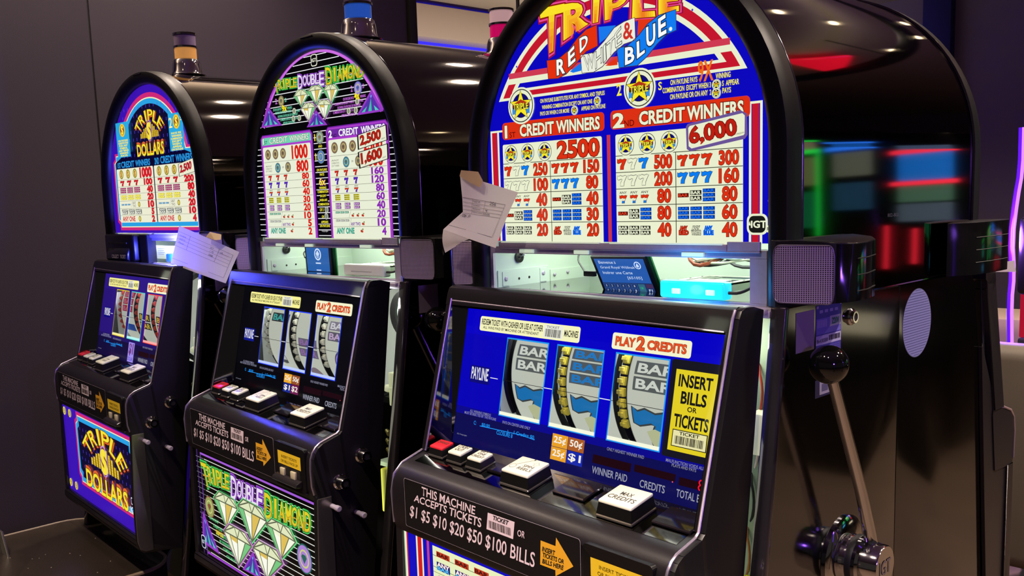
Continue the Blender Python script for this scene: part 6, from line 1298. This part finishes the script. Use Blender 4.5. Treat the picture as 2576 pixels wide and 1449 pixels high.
mb = MB().mat(CHRD); mb.lathe([(.22, 0), (.22, .012), (.04, .03), (.035, .43)], (-1.665, -.34, 0), n=32); mb.build('pedestal', ch)

# ------------------------------------------------------------------ the lit bank of games beyond, mirrored in the polished side
def lit_game(x0, x1, y, label, screens, neon, ztop):
    r = empty('video_slot_machine', ((x0+x1)/2, y + .3, 0), label, 'slot machine')
    mb = MB().mat(BLK); mb.box((x0, y, 0), (x1, y + .6, ztop), .02, 2); body = mb.build('body', r)
    for z0, z1, c, e in screens:
        mb = MB().mat(E(c, e * 2.6)); mb.box((x0 + .04, y - .02, z0), (x1 - .04, y + .002, z1), .008, 2); mb.build('screen', r)
    for z, c in neon:
        mb = MB().mat(E(c, 5.0)); mb.tube([(x0 + .01, y - .03, z), (x1 - .01, y - .03, z)], .011, 8, 0); mb.build('neon_strip', r)
    return r
GN, RN, BN = (30, 220, 70), (240, 40, 60), (40, 120, 255)
def vneon(r, x, y, z0, z1, c, s=4.5): mb = MB().mat(E(c, s)); mb.tube([(x, y, z0), (x, y, z1)], .011, 8, 0); mb.build('neon_strip', r)
g1 = lit_game(1.50, 1.86, 4.0, 'tall video slot machine with blue lit screens, red neon lines and dark top', [(1.45, 1.60, (30, 130, 240), .8), (1.62, 1.69, (120, 150, 200), .35), (1.33, 1.42, (110, 160, 130), .45), (1.22, 1.32, (120, 140, 160), .4)], [(1.612, RN), (1.435, RN)], 1.9)
vneon(g1, 1.87, 3.97, .95, 1.20, RN); vneon(g1, 1.72, 3.97, .98, 1.18, RN)
g2 = lit_game(1.92, 2.22, 4.0, 'video slot machine with blue neon top line and dim panels, beside the green one', [(1.50, 1.64, (120, 126, 110), .7), (1.30, 1.46, (40, 80, 110), .7), (1.68, 1.74, (30, 110, 220), .8)], [(1.755, BN), (1.665, BN)], 1.95)
g3 = lit_game(2.24, 2.72, 4.0, 'wide video slot machine edged in green neon with beige panels', [(1.68, 1.78, (150, 146, 110), .8), (1.46, 1.63, (130, 134, 90), .7), (1.2, 1.42, (20, 110, 70), .8)], [(1.80, GN), (1.665, GN)], 2.0)
vneon(g3, 2.26, 3.97, 1.15, 1.66, GN, 3.5); vneon(g3, 2.71, 3.97, 1.15, 1.80, GN, 3.5)
g4 = lit_game(1.50, 2.05, 3.2, 'low lit game table end with pale panel under the neon machines', [(.70, .80, (214, 200, 160), .6)], [], .86)
g5 = lit_game(3.0, 3.5, 3.6, 'teal lit video slot machine at the end of the bright bank', [(1.3, 1.6, (40, 150, 120), .7), (.95, 1.1, (60, 160, 210), .6)], [(1.7, GN)], 1.9)
r = empty('neon_sign', (.95, 3.2, 2.9), 'red neon triangle sign hung under the ceiling', 'sign'); mb = MB().mat(E((250, 20, 50), 2.6)); mb.pz([(.72, 3.1), (1.12, 2.8), (1.25, 3.5)], 2.90, 2.93, .01, 1); mb.build('lit_face', r); mb = MB().mat(DARK); mb.box((.95, 3.1, 2.93), (1.02, 3.2, 3.0)); mb.build('hanger', r)
def neon_tube(name, path, rad, label, glow, power):
    r = empty(name, path[0], label, 'neon light'); mb = MB().mat(E((196, 120, 255), 1.6)); mb.tube(path, rad * .55, 10, 1); mb.build('bright_core', r)
    mb = MB().mat(P('violet_tube', (70, 20, 220), .2, emis=(78, 16, 250), estr=1.5)); p0 = [Vector(p) + Vector((-.012, .016, 0)) for p in path]; mb.tube(p0, rad, 12, 1); mb.build('violet_sleeve', r)
    c = sum((Vector(p) for p in path), Vector((0, 0, 0))) / len(path); lamp('violet_glow', 'POINT', (0, 0, 0), power, (.34, .12, 1), .08, parent=r).location = c - Vector(path[0]) + Vector(glow)
Ny = (0, 1, 0); pn = [ray_to(p, (0, 3.0, 0), Ny) for p in ((2576, 320), (2573, 430), (2560, 500), (2548, 600), (2552, 690), (2545, 760), (2546, 868))]
neon_tube('neon_tube', pn, .011, 'bent violet neon tube at the right edge, behind the rear speaker', (0, -.1, 0), 26)
neon_tube('neon_tube', [(1.75, -.95, .9), (1.75, -.95, 1.5), (1.75, -.95, 2.1)], .018, 'straight violet neon tube on the end post of the bank across the aisle', (-.06, 0, 0), 30)
neon_tube('neon_tube', [(2.3, .9, 1.0), (2.3, .9, 1.6), (2.3, .9, 2.1)], .018, 'straight violet neon tube farther along the aisle to the right', (-.06, 0, 0), 1.5)
for x, y in ((1.80, -.95), (2.35, .9)):
    r = empty('end_post', (x, y, 0), 'black square end post carrying a violet neon tube, ' + ('nearer one' if y < 0 else 'farther one'), 'post'); mb = MB().mat(BLK); mb.box((x - .03, y - .05, 0), (x + .05, y + .05, 2.2), .006); mb.build('post', r); mb = MB().mat(CHRD); mb.box((x - .05, y - .07, 0), (x + .07, y + .07, .02), .004); mb.build('foot', r)
# dark game with red screen at the right edge
P_ = lambda px, py, y: ray_to((px, py), (0, y, 0), Ny)
a = P_(2556, 700, 2.9); r = empty('video_slot_machine', (a.x + .35, 3.0, 0), 'dark game with a red lit panel at the right edge, behind the violet tube', 'slot machine')
t_, b_ = P_(2556, 545, 2.9), P_(2556, 742, 2.9); mb = MB().mat(DOOR); mb.box((a.x, 2.9, b_.z), (a.x + .6, 3.3, t_.z), .02, 3); mb.build('speaker_shell', r)
c = P_(2558, 850, 2.95); mb = MB().mat(E((190, 20, 50), .75)); mb.box((c.x, 2.97, c.z), (c.x + .6, 3.05, b_.z), .004); mb.build('red_panel', r)
mb = MB().mat(DARK); mb.box((c.x, 2.95, 0), (c.x + .6, 3.3, c.z), .01); mb.build('body', r)
c = P_(2520, 868, 2.2); r = empty('aisle_chair', (c.x + .2, 2.3, 0), 'taupe vinyl chair back at the right edge, seen past the rear machine', 'chair')
mb = MB().mat(P('taupe_vinyl', (92, 84, 72), .5, noise=(6, .1))); mb.box((c.x - .25, 2.2, c.z - .75), (c.x + .4, 2.32, c.z), .05, 4); mb.build('backrest', r); mb = MB().mat(LEA); mb.box((c.x - .22, 2.32, .40), (c.x + .36, 2.80, .50), .03, 3); mb.build('seat', r)
mb = MB().mat(CHR); mb.lathe([(.2, 0), (.2, .01), (.03, .03), (.03, .40)], (c.x + .07, 2.55, 0), n=24); mb.build('pedestal', r)
c = P_(2575, 830, 3.6); r = empty('side_table', (c.x - .1, 3.7, 0), 'beige ledge catching the light beside the violet tube', 'ledge'); mb = MB().mat(P('beige_laminate', (190, 168, 140), .5)); t0 = P_(2500, 800, 3.6); mb.box((t0.x - .2, 3.6, c.z - .25), (c.x + .6, 4.0, t0.z), .01); mb.build('top', r); mb = MB().mat(DARK); mb.box((t0.x - .1, 3.65, 0), (c.x + .5, 3.95, c.z - .25)); mb.build('base', r)

# aim the reel lamps, tidy up
for o in list(bpy.data.objects):
    if o.name.startswith('reel_lamp'): o.rotation_euler = (Matrix.Rotation(-math.radians(4.4), 3, 'Z') @ Vector((0, .72, -.70)).to_track_quat('-Z', 'Y').to_matrix()).to_euler()
    if '_o' in o: del o['_o']
